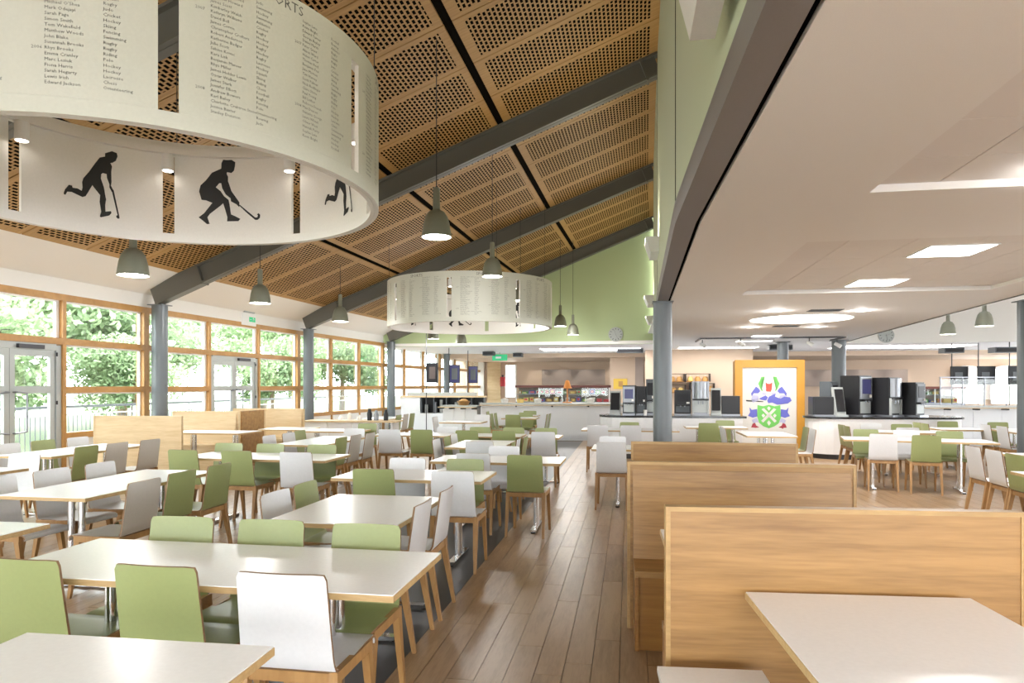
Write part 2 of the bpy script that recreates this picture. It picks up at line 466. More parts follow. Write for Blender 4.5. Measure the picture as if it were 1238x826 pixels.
flat = structure('ceiling', 'flat white ceiling with shallow tiled trays over the right side', 'ceiling')
CZ = 2.80
redge = [(5.35,-5.2), (5.35,5.0), (5.52,10.7), (5.95,16.5), (6.42,22.4)]
def edge_x(y):
    for (x0,y0),(x1,y1) in zip(redge, redge[1:]):
        if y <= y1: return x0+(x1-x0)*(y-y0)/(y1-y0)
    return redge[-1][0]
def left_x(y):
    ks = sorted(R)
    for a, b in zip(ks, ks[1:]):
        if y <= R[b][1]:
            return R[a][0]+(R[b][0]-R[a][0])*(y-R[a][1])/(R[b][1]-R[a][1])+.195
    return R[3][0]+.195
TX0, TX1 = 1.60, 4.84
def slab(ys, fx0, fx1, nm='ceiling_board', z0=CZ, z1=CZ+.30, m='ceiling_white'):
    for y0, y1 in zip(ys, ys[1:]):
        MB().hexa([(fx0(y0),y0,z0),(fx1(y0),y0,z0),(fx1(y1),y1,z0),(fx0(y1),y1,z0),(fx0(y0),y0,z1),(fx1(y0),y0,z1),(fx1(y1),y1,z1),(fx0(y1),y1,z1)]).build(nm, m, flat)
allys = [-5.2, .3, 5.0, 5.63, 10.7, 10.95, 16.4, 21.5, 22.4]
slab(allys, left_x, lambda y: TX0)
slab(allys, lambda y: TX1, edge_x)
c0, c1 = (lambda y: TX0), (lambda y: TX1)
slab([-5.2, -1.0], c0, c1); slab([4.94, 6.56], c0, c1); slab([10.22, 22.4], c0, c1)
MB().box(.6, 6.4, -5.2, 22.4, CZ+.31, CZ+.36).build('ceiling_void', 'ceiling_white', flat)
# black shadow gap between beam and boards
for k in range(-2, 3):
    p, q = Vector(R[k]), Vector(R[k+1]); d = (q-p).normalized(); nrm = Vector((d.y,-d.x))
    MB().hexa([v3(p+nrm*.162,2.83), v3(p+nrm*.2,2.83), v3(q+nrm*.2,2.83), v3(q+nrm*.162,2.83), v3(p+nrm*.162,2.97), v3(p+nrm*.2,2.97), v3(q+nrm*.2,2.97), v3(q+nrm*.162,2.97)]).build('shadow_gap', 'black_gap', flat)
tile_me = MB().box(.004,.596,.004,.596,0,.015).mesh('ceiling_tile', 'tile_white')
for ya, ny in ((-1.0, 10), (6.56, 6)):
    for i in range(6):
        for j in range(ny):
            x, y = TX0-.17+i*.6, ya+.0+j*.6
            xa, xb = max(x+.003, TX0+.001), min(x+.597, TX1-.001); yb = min(y+.597, (4.938 if ya < 0 else 10.218))
            MB().box(xa, xb, y+.003, yb, CZ+.05, CZ+.065).build('ceiling_tile', 'tile_white', flat)
# far low ceiling over the servery
low = structure('ceiling', 'low white ceiling running back over the servery', 'ceiling')
MB().box(-8.4, 18, 22.41, 27.6, CZ, CZ+.12).build('ceiling_board', 'ceiling_white', low)
MB().add([(-8.5,22.0,CZ),(.9,21.62,CZ),(.9,22.41,CZ),(-8.5,22.41,CZ),(-8.5,22.0,CZ+.1),(.9,21.62,CZ+.1),(.9,22.41,CZ+.1),(-8.5,22.41,CZ+.1)],
         [(0,3,2,1),(4,5,6,7),(0,1,5,4),(1,2,6,5),(2,3,7,6),(3,0,4,7)]).build('ceiling_board', 'ceiling_white', low)
MB().box(-8.0, 18, 27.6, 34, CZ-.17, CZ+.12).build('bulkhead', 'peach_wall', low)

# green gable
gab = structure('wall_back', 'pale green gable wall closing the left hall above the servery', 'wall')
a, b = Vector(Lp[3])+Vector((-.62,.12)), Vector(R[3])+Vector((.15,.12))
MB().hexa([v3(a,CZ-.005), v3(b,CZ-.005), v3(b+Vector((0,.15)),CZ-.005), v3(a+Vector((0,.15)),CZ-.005),
           v3(a,ZL), v3(b,ZR+.22), v3(b+Vector((0,.15)),ZR+.22), v3(a+Vector((0,.15)),ZL)]).build('gable_board', 'green_wall', gab)
# right hall: white gable, roof, outer wall
gr = structure('wall_back', 'white gable wall with a clock in the right hall', 'wall')
MB().box(6.42, 18.0, 22.4, 22.55, CZ-.005, 6.8).build('gable_board', 'white_paint', gr)
rr = structure('ceiling', 'sloping white roof of the right hall beyond the flat ceiling', 'ceiling')
MB().hexa([(5.2,-5.2,6.7),(18.1,-5.2,3.4),(18.1,22.6,3.4),(6.3,22.6,6.7),(5.2,-5.2,6.85),(18.1,-5.2,3.55),(18.1,22.6,3.55),(6.3,22.6,6.85)]).build('roof_board', 'white_paint', rr)
uw = structure('wall_left', 'white upper wall above the edge of the flat ceiling in the right hall', 'wall')
for (x0,y0),(x1,y1) in zip(redge, redge[1:]):
    MB().hexa([(x0,y0,CZ+.301),(x0-.12,y0,CZ+.301),(x1-.12,y1,CZ+.301),(x1,y1,CZ+.301),(x0,y0,6.72),(x0-.12,y0,6.72),(x1-.12,y1,6.72),(x1,y1,6.72)]).build('wall_panel', 'white_paint', uw)
    MB().hexa([(x0,y0,CZ-.012),(x0+.025,y0,CZ-.012),(x1+.025,y1,CZ-.012),(x1,y1,CZ-.012),(x0,y0,CZ+.05),(x0+.025,y0,CZ+.05),(x1+.025,y1,CZ+.05),(x1,y1,CZ+.05)]).build('edge_trim', 'steel_grey', uw)

# ------------------------------------------------------------------ left window wall
wl = structure('wall_left', 'white fascia and sill panels of the window wall', 'wall')
ROWS = (.70, 1.43, 2.19, 2.88)
wn = 0
for k in range(-2, 5):
    p, q = wall_pt(k), wall_pt(k+1); d = q-p; ln = d.length; ang = math.atan2(d.y, d.x)
    T = Matrix.Translation(v3(p,0)) @ Matrix.Rotation(ang, 4, 'Z')     # local x along the wall, local +y outward (left)
    MB().box(0, ln, -.02, .14, 2.88+.05, 3.4 if k < 3 else 2.95, T=T).build('fascia', 'white_paint', wl)
    wn += 1
    doorcell = {1: 1}.get(k) if k != 0 else 1
    for part_i in range(1):
        pass
    W = structure('window_%d' % wn, 'timber framed window bay %s' % {-2:'behind the camera, farther',-1:'behind the camera, nearer',0:'nearest, left of the first grey column',1:'between the first and second grey columns',2:'between the second and third grey columns',3:'behind the three hanging screens',4:'farthest away, beside the white pier'}[k], 'window', tuple(v3(p,0)), ang)
    step = ln/3
    def bx(nm, x0, x1, y0, y1, z0, z1, m, par=W): return MB().box(x0,x1,y0,y1,z0,z1).build(nm, m, par)
    bx('head_rail', 0, ln, -.03, .13, 2.83, 2.93, 'window_wood')
    for i in range(4):
        x = min(max(i*step, .035), ln-.035)
        bx('mullion', x-.034, x+.034, -.03, .13, 0, 2.83, 'window_wood')
    for i in range(3):
        x0, x1 = i*step+.034, (i+1)*step-.034
        isdoor = (i == doorcell)
        for zi, z in enumerate(ROWS[:3]):
            if isdoor and zi < 2: continue
            bx('transom', x0, x1, -.03, .12, z-.05, z+.05, 'window_wood')
        zs = [(.75,1.38),(1.48,2.14),(2.24,2.83)]
        for zi, (z0, z1) in enumerate(zs):
            if isdoor and zi < 2: continue
            bx('casement', x0, x0+.03, .04, .09, z0, z1, 'white_plastic'); bx('casement', x1-.06, x1, .04, .09, z0, z1, 'white_plastic')
            bx('casement', x0+.03, x1-.06, .04, .09, z1-.025, z1, 'white_plastic')
            bx('pane', x0+.03, x1-.06, .06, .072, z0, z1-.025, 'window_glass')
            if zi == 2 and k < 2:
                mb = MB(); mb.tube([((x0+x1)/2-.15,.02,z0-.005),((x0+x1)/2-.15,.0,z0+.05),((x0+x1)/2-.02,-.01,z0+.065)], .006); mb.build('window_stay', 'dark_metal', W)
        if not isdoor:
            bx('sill_panel', x0, x1, .0, .1, 0, .65, 'white_paint')
        else:
            D = structure('door_%d' % wn, 'grey aluminium double door with full length glazing, %s' % ('at the left edge' if k == 0 else 'between the first two columns'), 'door', tuple(T @ Vector((x0,0,0))), ang)
            w = x1-x0
            def dx(nm, a, b_, c, e, z0, z1, m, par=D): return MB().box(a,b_,c,e,z0,z1).build(nm, m, par)
            dx('door_frame', 0, .09, .0, .1, 0, 2.12, 'alu'); dx('door_frame', w-.09, w, .0, .1, 0, 2.12, 'alu'); dx('door_frame', .09, w-.09, 0, .1, 2.04, 2.14, 'alu')
            for li in range(2):
                l0 = .095+li*(w-.19)/2; l1 = l0+(w-.19)/2-.008
                leaf = dx('door_leaf', l0, l0+.085, .02, .07, .02, 2.035, 'alu')
                dx('stile', l1-.085, l1, .02, .07, .02, 2.035, 'alu', leaf)
                for z0, z1 in ((.02,.22),(1.38,1.49),(1.94,2.035)): dx('rail', l0+.085, l1-.085, .02, .07, z0, z1, 'alu', leaf)
                dx('pane', l0+.085, l1-.085, .04, .05, .22, 1.38, 'window_glass', leaf); dx('pane', l0+.085, l1-.085, .04, .05, 1.49, 1.94, 'window_glass', leaf)
                hx = l1-.06 if li == 0 else l0+.06
                mb = MB(); s_ = -1 if li == 0 else 1
                mb.tube([(hx,.02,1.40),(hx,-.05,1.40),(hx+s_*.16,-.05,1.38),(hx+s_*.16,-.05,.82),(hx,-.05,.80),(hx,.02,.80)], .013); mb.build('pull_handle', 'stainless', leaf, True)
            mb = MB().box(w*.55, w*.8, -.05, .0, 2.05, 2.11); mb.build('door_closer', 'dark_metal', D)
            for hz in (.4, 1.2, 1.95): dx('hinge', w-.1, w-.075, -.012, 0, hz, hz+.06, 'black_plastic')
# end pier, timber lining and small window beside the servery
e5 = wall_pt(5)
pier = structure('wall_left', 'white pier and timber lined wall at the far end of the windows', 'wall')
MB().box(e5.x-.1, e5.x+.18, e5.y-.1, e5.y+1.4, 0, CZ).build('pier', 'white_paint', pier)
MB().box(-6.75, -6.1, 32.4, 32.55, 0, CZ-.17).build('timber_lining', 'oak_pale', pier)

# walls that close the building
wf = structure('wall_front', 'white wall with tall windows behind the camera', 'wall')
for x0, x1 in ((-9,-7.0),(-5.0,-3.6),(-1.6,.2),(2.9,4.0),(6.7,7.8),(10.5,18.1)):
    MB().box(x0, x1, -5.5, -5.3, 0, 7).build('wall_panel', 'white_paint', wf)
MB().box(-9, 18.1, -5.5, -5.3, 0, .08).build('wall_panel', 'white_paint', wf)
MB().box(-9, 18.1, -5.5, -5.3, 2.45, 7).build('wall_panel', 'white_paint', wf)
wr = structure('wall_right', 'white outer wall of the right hall', 'wall')
MB().box(18.0, 18.2, -5.4, 34, 0, .9).build('wall_panel', 'white_paint', wr)
MB().box(18.0, 18.2, -5.4, 34, 2.7, 3.6).build('wall_panel', 'white_paint', wr)
for i in range(9): MB().box(18.0, 18.2, -5.4+i*4.7, -4.2+i*4.7, .9, 2.7).build('wall_panel', 'white_paint', wr)
wb = structure('wall_back', 'peach coloured back wall behind the servery with a brown recess', 'wall')
MB().box(-8.5, 18.1, 32.6, 32.8, 0, CZ).build('wall_panel', 'peach_wall', wb)
MB().box(-4.1, -1.1, 32.5, 32.6, 1.52, 2.25).build('recess_panel', 'recess_brown', wb)
MB().box(7.6, 12.1, 32.5, 32.6, 1.45, 2.2).build('recess_panel', 'recess_brown', wb)
MB().box(.6, 4.4, 25.6, 25.75, 0, CZ).build('partition', 'peach_wall', wb)
MB().box(-.75, .26, 28.1, 28.25, 0, CZ-.17).build('partition', 'peach_wall', wb); MB().box(.262, .60, 28.1, 28.25, 0, CZ-.17).build('partition', 'recess_brown', wb)

# ------------------------------------------------------------------ outside: deck, railing, lawn, trees
gd = structure('floor', 'pale outdoor deck beyond the windows', 'deck')
MB().box(-13.2, -8.95, -8, 40, -.2, -.06).build('deck_boards', 'deck', gd)
MB().box(-90, -13.2, -60, 110, -.5, -.3).build('lawn', 'grass', gd)
MB().box(-8.9, 60, 35, 110, -.5, -.3).build('bounce_paving', 'bounce_paving', gd)
MB().box(18.3, 60, -60, 35, -.5, -.3).build('bounce_paving', 'bounce_paving', gd)
MB().box(-13.2, 18.3, -60, -8, -.5, -.3).build('bounce_paving', 'bounce_paving', gd)  # unseen ground outside, kept pale as a light reflector
rl = thing('deck_railing', 'grey metal railing with upright bars on the deck outside', 'railing', (-11.2, 0, -.06))
for y in range(2, 36, 2): MB().box(-.025,.025,y-.025,y+.025,0,1.1).build('post', 'alu', rl)
MB().box(-.03,.03,1,35,1.1,1.15).build('handrail', 'grey_plastic', rl); MB().box(-.015,.015,1,35,.95,.98).build('rail', 'alu', rl); MB().box(-.015,.015,1,35,.12,.15).build('rail', 'alu', rl)
mb = MB()
for i in range(300): mb.box(-.006,.006,1.05+i*.113,1.062+i*.113,.15,.95)
tag(mb.build('bars', 'grey_plastic', rl), kind='stuff')
def crown(seed, n, rx, rz):
    rnd = random.Random(seed); mb = MB()
    blobs = [(rnd.uniform(-.6,.6)*rx, rnd.uniform(-.6,.6)*rx, rnd.uniform(-.5,.6)*rz, rnd.uniform(.35,.6)) for _ in range(14)]
    for i in range(n):
        bx, by, bz, br = rnd.choice(blobs)
        d = Vector((rnd.gauss(0,1), rnd.gauss(0,1), rnd.gauss(0,1))).normalized()*(rnd.random()**.4)
        c = Vector((bx+d.x*br*rx, by+d.y*br*rx, bz+d.z*br*rz*.8))
        a = Vector((rnd.gauss(0,1), rnd.gauss(0,1), rnd.gauss(0,1))).normalized(); b = a.orthogonal().normalized()
        s = rnd.uniform(.08,.18)
        mb.add([c-a*s, c+b*s*.5, c+a*s, c-b*s*.5], [(0,1,2,3)])
    return mb.mesh('foliage', 'leaf')
crowns = [crown(i, 12000, 3.2, 3.0) for i in range(3)]
trunk_me = MB().cyl((0,0,-.3),(.1,0,2.6),.22,.15,10).cyl((.1,0,2.4),(.7,.3,4.6),.13,.06,8).cyl((.1,0,2.4),(-.6,-.2,4.8),.12,.05,8).mesh('trunk', 'bark')
def tree(x, y, h, i, label):
    t = thing('tree', label, 'tree', (x, y, -.3), random.random()*6, 'trees beyond the deck'); s = h/6.5; t.scale = (s, s, s)
    f = link('foliage', crowns[i%3], t, (0, 0, 3.6)); f['kind'] = 'stuff'
    link('trunk', trunk_me, t)
tl = ['leafy green tree beyond the deck railing outside the windows']
for i, (x, y, h) in enumerate([(-17,6,5.5),(-19,10.5,6.5),(-18,15,5.0),(-21,19,7.5),(-19,24,5.6),(-22,29,7),(-20,35,6),(-24,14,8),(-26,24,9),(-24,42,8),(-17,30.5,4.4),(-18,41,5.5),(-16,20,3.6),(-28,34,9),(-27,6,8)]):
    tree(x, y, h, i, 'tree'+str(i))

# ------------------------------------------------------------------ tables
def table(name, x0, x1, y0, y1, label, rz=0, poles=None, h=.72, group=None, single=False):
    cx, cy = (x0+x1)/2, (y0+y1)/2; w, d = x1-x0, y1-y0
    t = thing(name, label, 'table', (cx, cy, 0), rz, group)
    MB().box(-w/2+.003, w/2-.003, -d/2+.003, d/2-.003, h-.004, h).build('tabletop', 'white_laminate', t)
    e = MB().box(-w/2, w/2, -d/2, d/2, h-.028, h-.004); e.build('edge_band', 'oak_edge', t)
    along = w >= d
    L_ = max(w, d); S_ = min(w, d)
    offs = [0] if single or L_ < 1.0 else [-L_*.29, L_*.29]
    for o in offs:
        ped = MB()
        for q in (-.045, .045):
            px, py = (o, q) if along else (q, o)
            ped.cyl((px,py,.03),(px,py,h-.03),.024,n=16)
        pe = ped.build('pedestal', 'chrome', t, True)
        fb = MB(); r = S_*.40
        a, b = ((o,-r,.022),(o,r,.022)) if along else ((-r,o,.022),(r,o,.022))
        fb.bar(a, b, .06, .022); fb.build('foot_bar', 'chrome', pe)
        gl = MB()
        for p_ in (a, b): gl.cyl((p_[0],p_[1],0),(p_[0],p_[1],.014),.024,n=10)
        gl.build('glide', 'black_plastic', pe)
        mp_ = MB(); mp_.box((o-.16 if along else -.16),(o+.16 if along else .16),(-.16 if along else o-.16),(.16 if along else o+.16),h-.034,h-.0285); mp_.build('mounting_plate', 'dark_metal', pe)
    return t
TABLES = [
 # key, x0,x1,y0,y1,rot, label
 ('T0',-1.86,-1.03,1.0,1.88,.03,'white table cut off by the bottom left corner of the picture'),
 ('T1',-2.66,-.86,2.42,3.08,0,'long white table in the left foreground with three chairs each side'),
 ('T2',-2.06,-1.27,3.62,4.62,0,'squarish white table just behind the long foreground table, nearest the aisle'),
 ('T3',-4.42,-3.70,4.15,5.68,0,'white table running away from us on the left, white chairs left and green right'),
 ('T5',-4.05,-3.22,1.75,3.36,0,'white table at the left edge whose wooden corner points right'),
 ('T6',-6.40,-5.58,4.0,5.58,0,'white table behind it at the left edge, only its end showing'),
 ('T4',-6.95,-6.22,6.5,8.1,0,'white table running away from us in front of the grey glazed door'),
 ('T8',-4.82,-3.10,6.64,7.30,0,'long white table with two green and one white chair backs on its near side'),
 ('T9',-2.48,-1.18,5.42,6.08,0,'white table with a green and a white chair on its near side, by the aisle'),
 ('T10',-2.02,-.67,6.78,7.42,0,'white table reaching farthest into the aisle, green chair at its near side'),
 ('T11',-2.30,-1.57,8.35,9.5,0,'small white table behind the aisle table, chairs left and right'),
 ('T13',-4.62,-3.92,8.35,9.9,0,'white table running away from us with three chairs facing it from the right'),
 ('TL',-3.95,-2.76,10.2,10.86,0,'white table far left of the aisle behind a white and a green chair'),
 ('TM',-2.70,-1.62,10.2,10.86,0,'white table in the far row with two green chairs on each side'),
 ('TR',-1.57,-1.02,10.1,10.75,0,'short white table at the aisle end of the far row'),
 ('T15',-5.62,-4.52,10.9,11.55,0,'white table in front of the white fronted counter, its edge seen side on'),
 ('TAB',-7.55,-6.22,10.15,10.85,0,'table in the first sunlit-toned wooden booth by the windows'),
 ('TC',-6.50,-5.65,11.2,11.9,0,'table in front of the second sunlit-toned wooden booth by the windows'),
 ('T17',-3.95,-3.05,13.95,14.65,0,'pale topped table in front of the pigeonhole station, beyond the rows'),
 ('T18',-2.98,-2.15,15.9,16.6,0,'small far table among green chairs left of the white servery counter'),
 ('T16',-6.15,-5.42,14.9,16.3,0,'far table by the windows with three chairs facing left'),
 ('T20',-3.1,-2.3,17.2,17.9,0,'farthest small table in front of the servery counter'),
 ('TA',-.45,1.05,8.42,9.08,0,'white table half hidden behind the rear oak booth, at the aisle'),
 ('TB',-.82,.86,12.0,12.66,0,'white table in front of the left coffee island, white chairs before it'),
 ('TD',1.05,2.15,13.0,13.6,0,'white table right of the big column, green chair before it'),
 ('TE',1.80,2.55,11.0,12.1,0,'white table standing in front of the painted crest'),
 ('T21',3.95,5.35,12.15,12.85,-.05,'white table nearest the right coffee island'),
 ('T22',3.12,5.02,10.35,11.02,-.20,'long white table right of the oak booths white and green chairs before it'),
 ('T24',6.35,7.15,12.4,13.7,-.1,'far right white table beside the edge column'),
 ('T26',5.45,6.2,13.15,13.85,0,'dark edged table in front of the right tray counter'),
 ('T23',3.42,4.25,5.25,6.88,0,'white table cut off by the right edge of the picture, in front'),
 ('T25',4.22,5.0,7.25,8.75,0,'white table at the right edge with three chairs facing it from the left'),
]
for key, x0, x1, y0, y1, rz, label in TABLES:
    table('dining_table', x0, x1, y0, y1, label, rz, group='white dining tables')

# ------------------------------------------------------------------ chairs
PROF = [(.205,.405),(.212,.420),(.208,.436),(.190,.447),(.12,.449),(.0,.443),(-.10,.438),(-.150,.440),(-.176,.450),(-.190,.472),(-.198,.505),(-.214,.60),(-.231,.70),(-.2465,.795),(-.250,.817)]
BI = 8
def shell(rows, w0, w1, curve, round_top):
    # sheet with thickness; columns across x
    nx = 9; th = .011
    pts = []
    n = len(rows)
    for i, (y, z) in enumerate(rows):
        a = rows[max(i-1,0)]; b = rows[min(i+1,n-1)]
        t = Vector((0, b[0]-a[0], b[1]-a[1])).normalized(); nr = Vector((0, -t.z, t.y)).normalized()   # away from the sitter
        f = i/(n-1); w = w0+(w1-w0)*f
        row = []
        for j in range(nx):
            s = -1+2*j/(nx-1)
            row.append((Vector((s*w/2, y+curve*f*(s*s), z)), nr))
        pts.append(row)
    if round_top:
        r = .03
        for j in (0, nx-1):
            p, nr = pts[-1][j]; pts[-1][j] = (p+Vector((0.007 if j == 0 else -.007, 0, -.003)), nr)
    return pts, th
def shell_mesh(name, rows, w0, w1, curve, col, round_top=False, open_first=False, open_last=False):
    pts, th = shell(rows, w0, w1, curve, round_top)
    n, nx = len(pts), len(pts[0])
    mb = MB()
    A = [p for row in pts for p, nr in row]; B = [p+nr*th for row in pts for p, nr in row]
    mb.v = [tuple(p) for p in A+B]; o = n*nx
    for i in range(n-1):
        for j in range(nx-1):
            q = (i*nx+j, i*nx+j+1, (i+1)*nx+j+1, (i+1)*nx+j)
            mb.f.append(q); mb.m.append(0); mb.f.append(tuple(x+o for x in reversed(q))); mb.m.append(0)
    loop = [j for j in range(nx)]
    rim = [(i*nx, (i+1)*nx) for i in range(n-1)]+[((i+1)*nx+nx-1, i*nx+nx-1) for i in range(n-1)]
    rim += [(j+1, j) for j in range(nx-1)]+[((n-1)*nx+j, (n-1)*nx+j+1) for j in range(nx-1)]
    for a, b in rim: mb.f.append((a, b, b+o, a+o)); mb.m.append(1)
    me = mb.mesh(name, [col, 'ply_edge'], True)
    bm = bmesh.new(); bm.from_mesh(me); bmesh.ops.recalc_face_normals(bm, faces=bm.faces); bm.to_mesh(me); bm.free()
    try: me.set_sharp_from_angle(angle=.6)
    except Exception: pass
    return me
def leg_mesh(top, foot, t0=.034, t1=.021):
    return MB().bar(top, foot, t0, t0*1.15, 0, (0,1,0), t1, t1).mesh('leg', 'chair_wood')
legs = [leg_mesh((sx*.178,y0,.437), (sx*.186,y1,0), a, b) for sx in (-1,1) for y0, y1, a, b in ((.135,.205,.036,.022),(-.165,-.245,.036,.022))]
side_rails = [MB().bar((sx*.183,-.19,.422),(sx*.183,.165,.420),.026,.042).mesh('side_rail', 'chair_wood') for sx in (-1,1)]
cross_rails = [MB().bar((-.18,y,.414),(.18,y,.414),.022,.042).mesh('cross_rail', 'chair_wood') for y in (-.172,.12)]
def make_chair(col):
    t = thing('dining_chair', 'x', 'chair')
    link('seat', shell_mesh('seat', PROF[:BI+1], .385, .375, 0, col), t)
    link('backrest', shell_mesh('backrest', PROF[BI:], .375, .345, .016, col, True), t)
    for m in legs: link('leg', m, t)
    for m in side_rails: link('side_rail', m, t)
    for m in cross_rails: link('cross_rail', m, t)
    return t
protos = {c: make_chair(n) for c, n in (('g','chair_green'),('w','chair_white'),('y','chair_grey'))}
used = {}
ROT = {'N': 0, 'S': PI, 'E': -PI/2, 'W': PI/2}
CN = {'g': 'green', 'w': 'white', 'y': 'grey'}
def chair(x, y, face, c, pos, grp='chairs at the dining tables', dr=0):
    if c not in used: o = protos[c]; used[c] = 1
    else: o = copy_tree(protos[c])
    o.location = (x, y, 0)
    o.rotation_euler = (0, 0, ROT[face]+dr+random.uniform(-.03,.03))
    tag(o, '%s chair %s' % (CN[c], pos), 'chair', grp)
    return o
def chairs(desc, items, dr=0):
    for x, y, f, c, pos in items: chair(x, y, f, c, pos+' '+desc, dr=dr)
chairs('the long foreground table', [
 (-2.36,2.57,'N','g','leftmost on the near side of'), (-1.77,2.57,'N','g','middle of the near side of'), (-1.25,2.55,'N','w','right on the near side of'),
 (-2.28,2.97,'S','g','left on the far side of'), (-1.78,2.97,'S','g','middle of the far side of'), (-1.27,2.95,'S','g','right on the far side of')])
chairs('the squarish table behind the foreground', [
 (-1.43,3.86,'W','w','nearer on the aisle side of'), (-1.43,4.39,'W','w','farther on the aisle side of'),
 (-2.0,4.06,'E','w','nearer on the left side of'), (-2.0,4.48,'E','g','farther on the left side of')])
chairs('the left table that runs away from us', [
 (-3.68,4.40,'W','y','nearest on the right side of'), (-3.74,4.91,'W','g','middle on the right side of'), (-3.74,5.41,'W','g','farthest on the right side of'),
 (-4.38,4.33,'E','w','nearest on the left side of'), (-4.40,4.85,'E','w','middle on the left side of'), (-4.37,5.34,'E','w','farthest on the left side of')])
chairs('the half hidden table at left edge', [(-5.66,4.95,'W','w','tucked into the right side of'), (-5.9,5.62,'S','w','on the far end of')])
chairs('the table before the glazed door', [
 (-6.93,6.88,'E','w','nearest on the left side of'), (-6.96,7.40,'E','g','middle on the left side of'), (-6.92,7.9,'E','w','farthest on the left side of'),
 (-6.26,6.77,'W','g','nearest on the right side of'), (-6.24,7.22,'W','y','middle on the right side of'), (-6.20,7.74,'W','y','farthest on the right side of')])
chairs('the long table left of the aisle table', [
 (-4.66,6.79,'N','g','left on the near side of'), (-4.04,6.79,'N','g','middle of the near side of'), (-3.37,6.76,'N','w','right on the near side of'),
 (-4.65,7.15,'S','g','left on the far side of'), (-4.13,7.15,'S','g','middle of the far side of'), (-3.47,7.13,'S','g','right on the far side of')])
chairs('the near aisle table', [
 (-2.07,5.56,'N','g','left on the near side of'), (-1.39,5.53,'N','w','right on the near side of'),
 (-2.05,5.92,'S','w','left on the far side of'), (-1.49,5.92,'S','g','right on the far side of')])
chairs('the table reaching into the aisle', [
 (-1.54,6.94,'N','w','left on the near side of'), (-1.0,6.86,'N','g','right on the near side of'), (-1.37,7.3,'S','w','on the far side of')])
chairs('the small table behind the aisle table', [
 (-1.80,8.40,'N','w','back to us at'), (-2.16,8.34,'E','w','nearest on the left of'), (-2.14,8.78,'E','g','second on the left of'), (-2.17,9.25,'E','w','farthest on the left of'),
 (-1.62,8.15,'W','g','nearest on the right of'), (-1.63,8.62,'W','w','second on the right of'), (-1.60,9.05,'W','g','farthest on the right of')])
chairs('the left table before the wood counter', [
 (-3.96,8.47,'W','g','nearest on the right of'), (-3.95,8.93,'W','y','middle one on the right of'), (-3.92,9.38,'W','y','farthest on the right of'),
 (-4.60,8.62,'E','w','nearest on the left of'), (-4.58,9.12,'E','w','middle one on the left of'), (-4.66,9.62,'E','g','farthest on the left of'), (-4.28,9.98,'S','w','at the far end of')])
chairs('the far row left of the aisle', [
 (-3.67,10.37,'N','w','first from the left, near side of'), (-3.15,10.38,'N','g','second from the left, near side of'), (-2.95,10.7,'S','w','first from the left, far side of'),
 (-2.43,10.36,'N','g','third from the left, near side of'), (-1.86,10.34,'N','g','fourth from the left, near side of'), (-1.24,10.22,'N','w','nearest the aisle, near side of'),
 (-2.39,10.70,'S','g','second from the left, far side of'), (-1.84,10.70,'S','g','third from the left, far side of'), (-1.30,10.62,'S','g','nearest the aisle, far side of')])
chairs('the table before the white counter', [(-4.62,11.40,'S','g','at the right end of')])
chairs('the far table by the windows', [(-5.47,15.1,'W','g','nearest of three facing left at'), (-5.46,15.6,'W','y','middle of three facing left at'), (-5.45,16.05,'W','g','farthest of three facing left at')])
chairs('the pale table before the pigeonhole station', [(-3.90,14.3,'E','w','at the left end of'), (-3.35,15.3,'S','w','behind the far side of')])
chairs('the small tables before the servery counter', [
 (-3.02,16.1,'E','g','nearest on the left of'), (-3.0,16.5,'E','g','second on the left of'), (-2.66,15.9,'N','g','back to us at'),
 (-2.14,16.1,'W','g','nearest on the right of'), (-2.12,16.5,'W','g','second on the right of'), (-2.55,16.75,'S','g','on the far side of'), (-3.4,17.5,'E','g','farthest left of'), (-2.6,17.85,'S','g','farthest away at')])
chairs('the table behind the rear oak booth', [(-.20,8.50,'N','w','back to us at'), (-.21,8.98,'S','w','facing us across')])
chairs('the table before the left coffee island', [(-.52,12.05,'N','w','left one, back to us, at'), (.04,12.08,'N','w','right one, back to us, at'), (.02,12.62,'S','g','facing us across')])
chairs('the table right of the big column', [(1.43,13.05,'N','g','back to us at'), (1.85,13.55,'S','g','facing us across')])
chairs('the table before the crest', [(1.74,11.3,'E','w','nearer on the left of'), (1.76,11.8,'E','w','farther on the left of'), (2.6,11.3,'W','w','nearer on the right of'), (2.62,11.8,'W','g','farther on the right of')])
chairs('the long table right of the oak booths', [
 (3.58,10.58,'N','w','left on the near side of'), (4.06,10.38,'N','g','right on the near side of'),
 (3.58,11.12,'S','g','left on the far side of'), (4.12,11.02,'S','w','middle of the far side of'), (4.66,10.88,'S','g','right on the far side of')], dr=-.2)
chairs('the table nearest the right coffee island', [(3.86,12.30,'E','g','nearer at the left end of'), (3.90,12.72,'E','g','farther at the left end of'), (4.25,12.80,'S','w','left on the far side of'), (4.75,12.78,'S','g','right on the far side of'), (4.45,12.22,'N','w','on the near side of')])
chairs('the far right table beside the edge column', [(6.38,12.6,'E','w','nearer on the left of'), (6.36,13.1,'E','w','second on the left of'), (7.12,12.9,'W','g','on the right of'), (6.75,13.75,'S','g','at the far end of'), (6.72,12.35,'N','w','back to us at')])
chairs('the dark edged table before the counter', [(5.47,13.3,'E','g','nearer at the left end of'), (5.49,13.7,'E','g','farther at the left end of'), (5.95,13.9,'S','g','at the right of')])
chairs('the table at the right edge', [(4.05,8.42,'E','w','farthest of three along the left of'), (4.05,7.98,'E','w','middle of three along the left of'), (4.02,7.52,'E','g','nearest of three along the left of')])
chairs('the cut off table at the right edge', [(3.85,6.90,'S','w','at the far end of')])
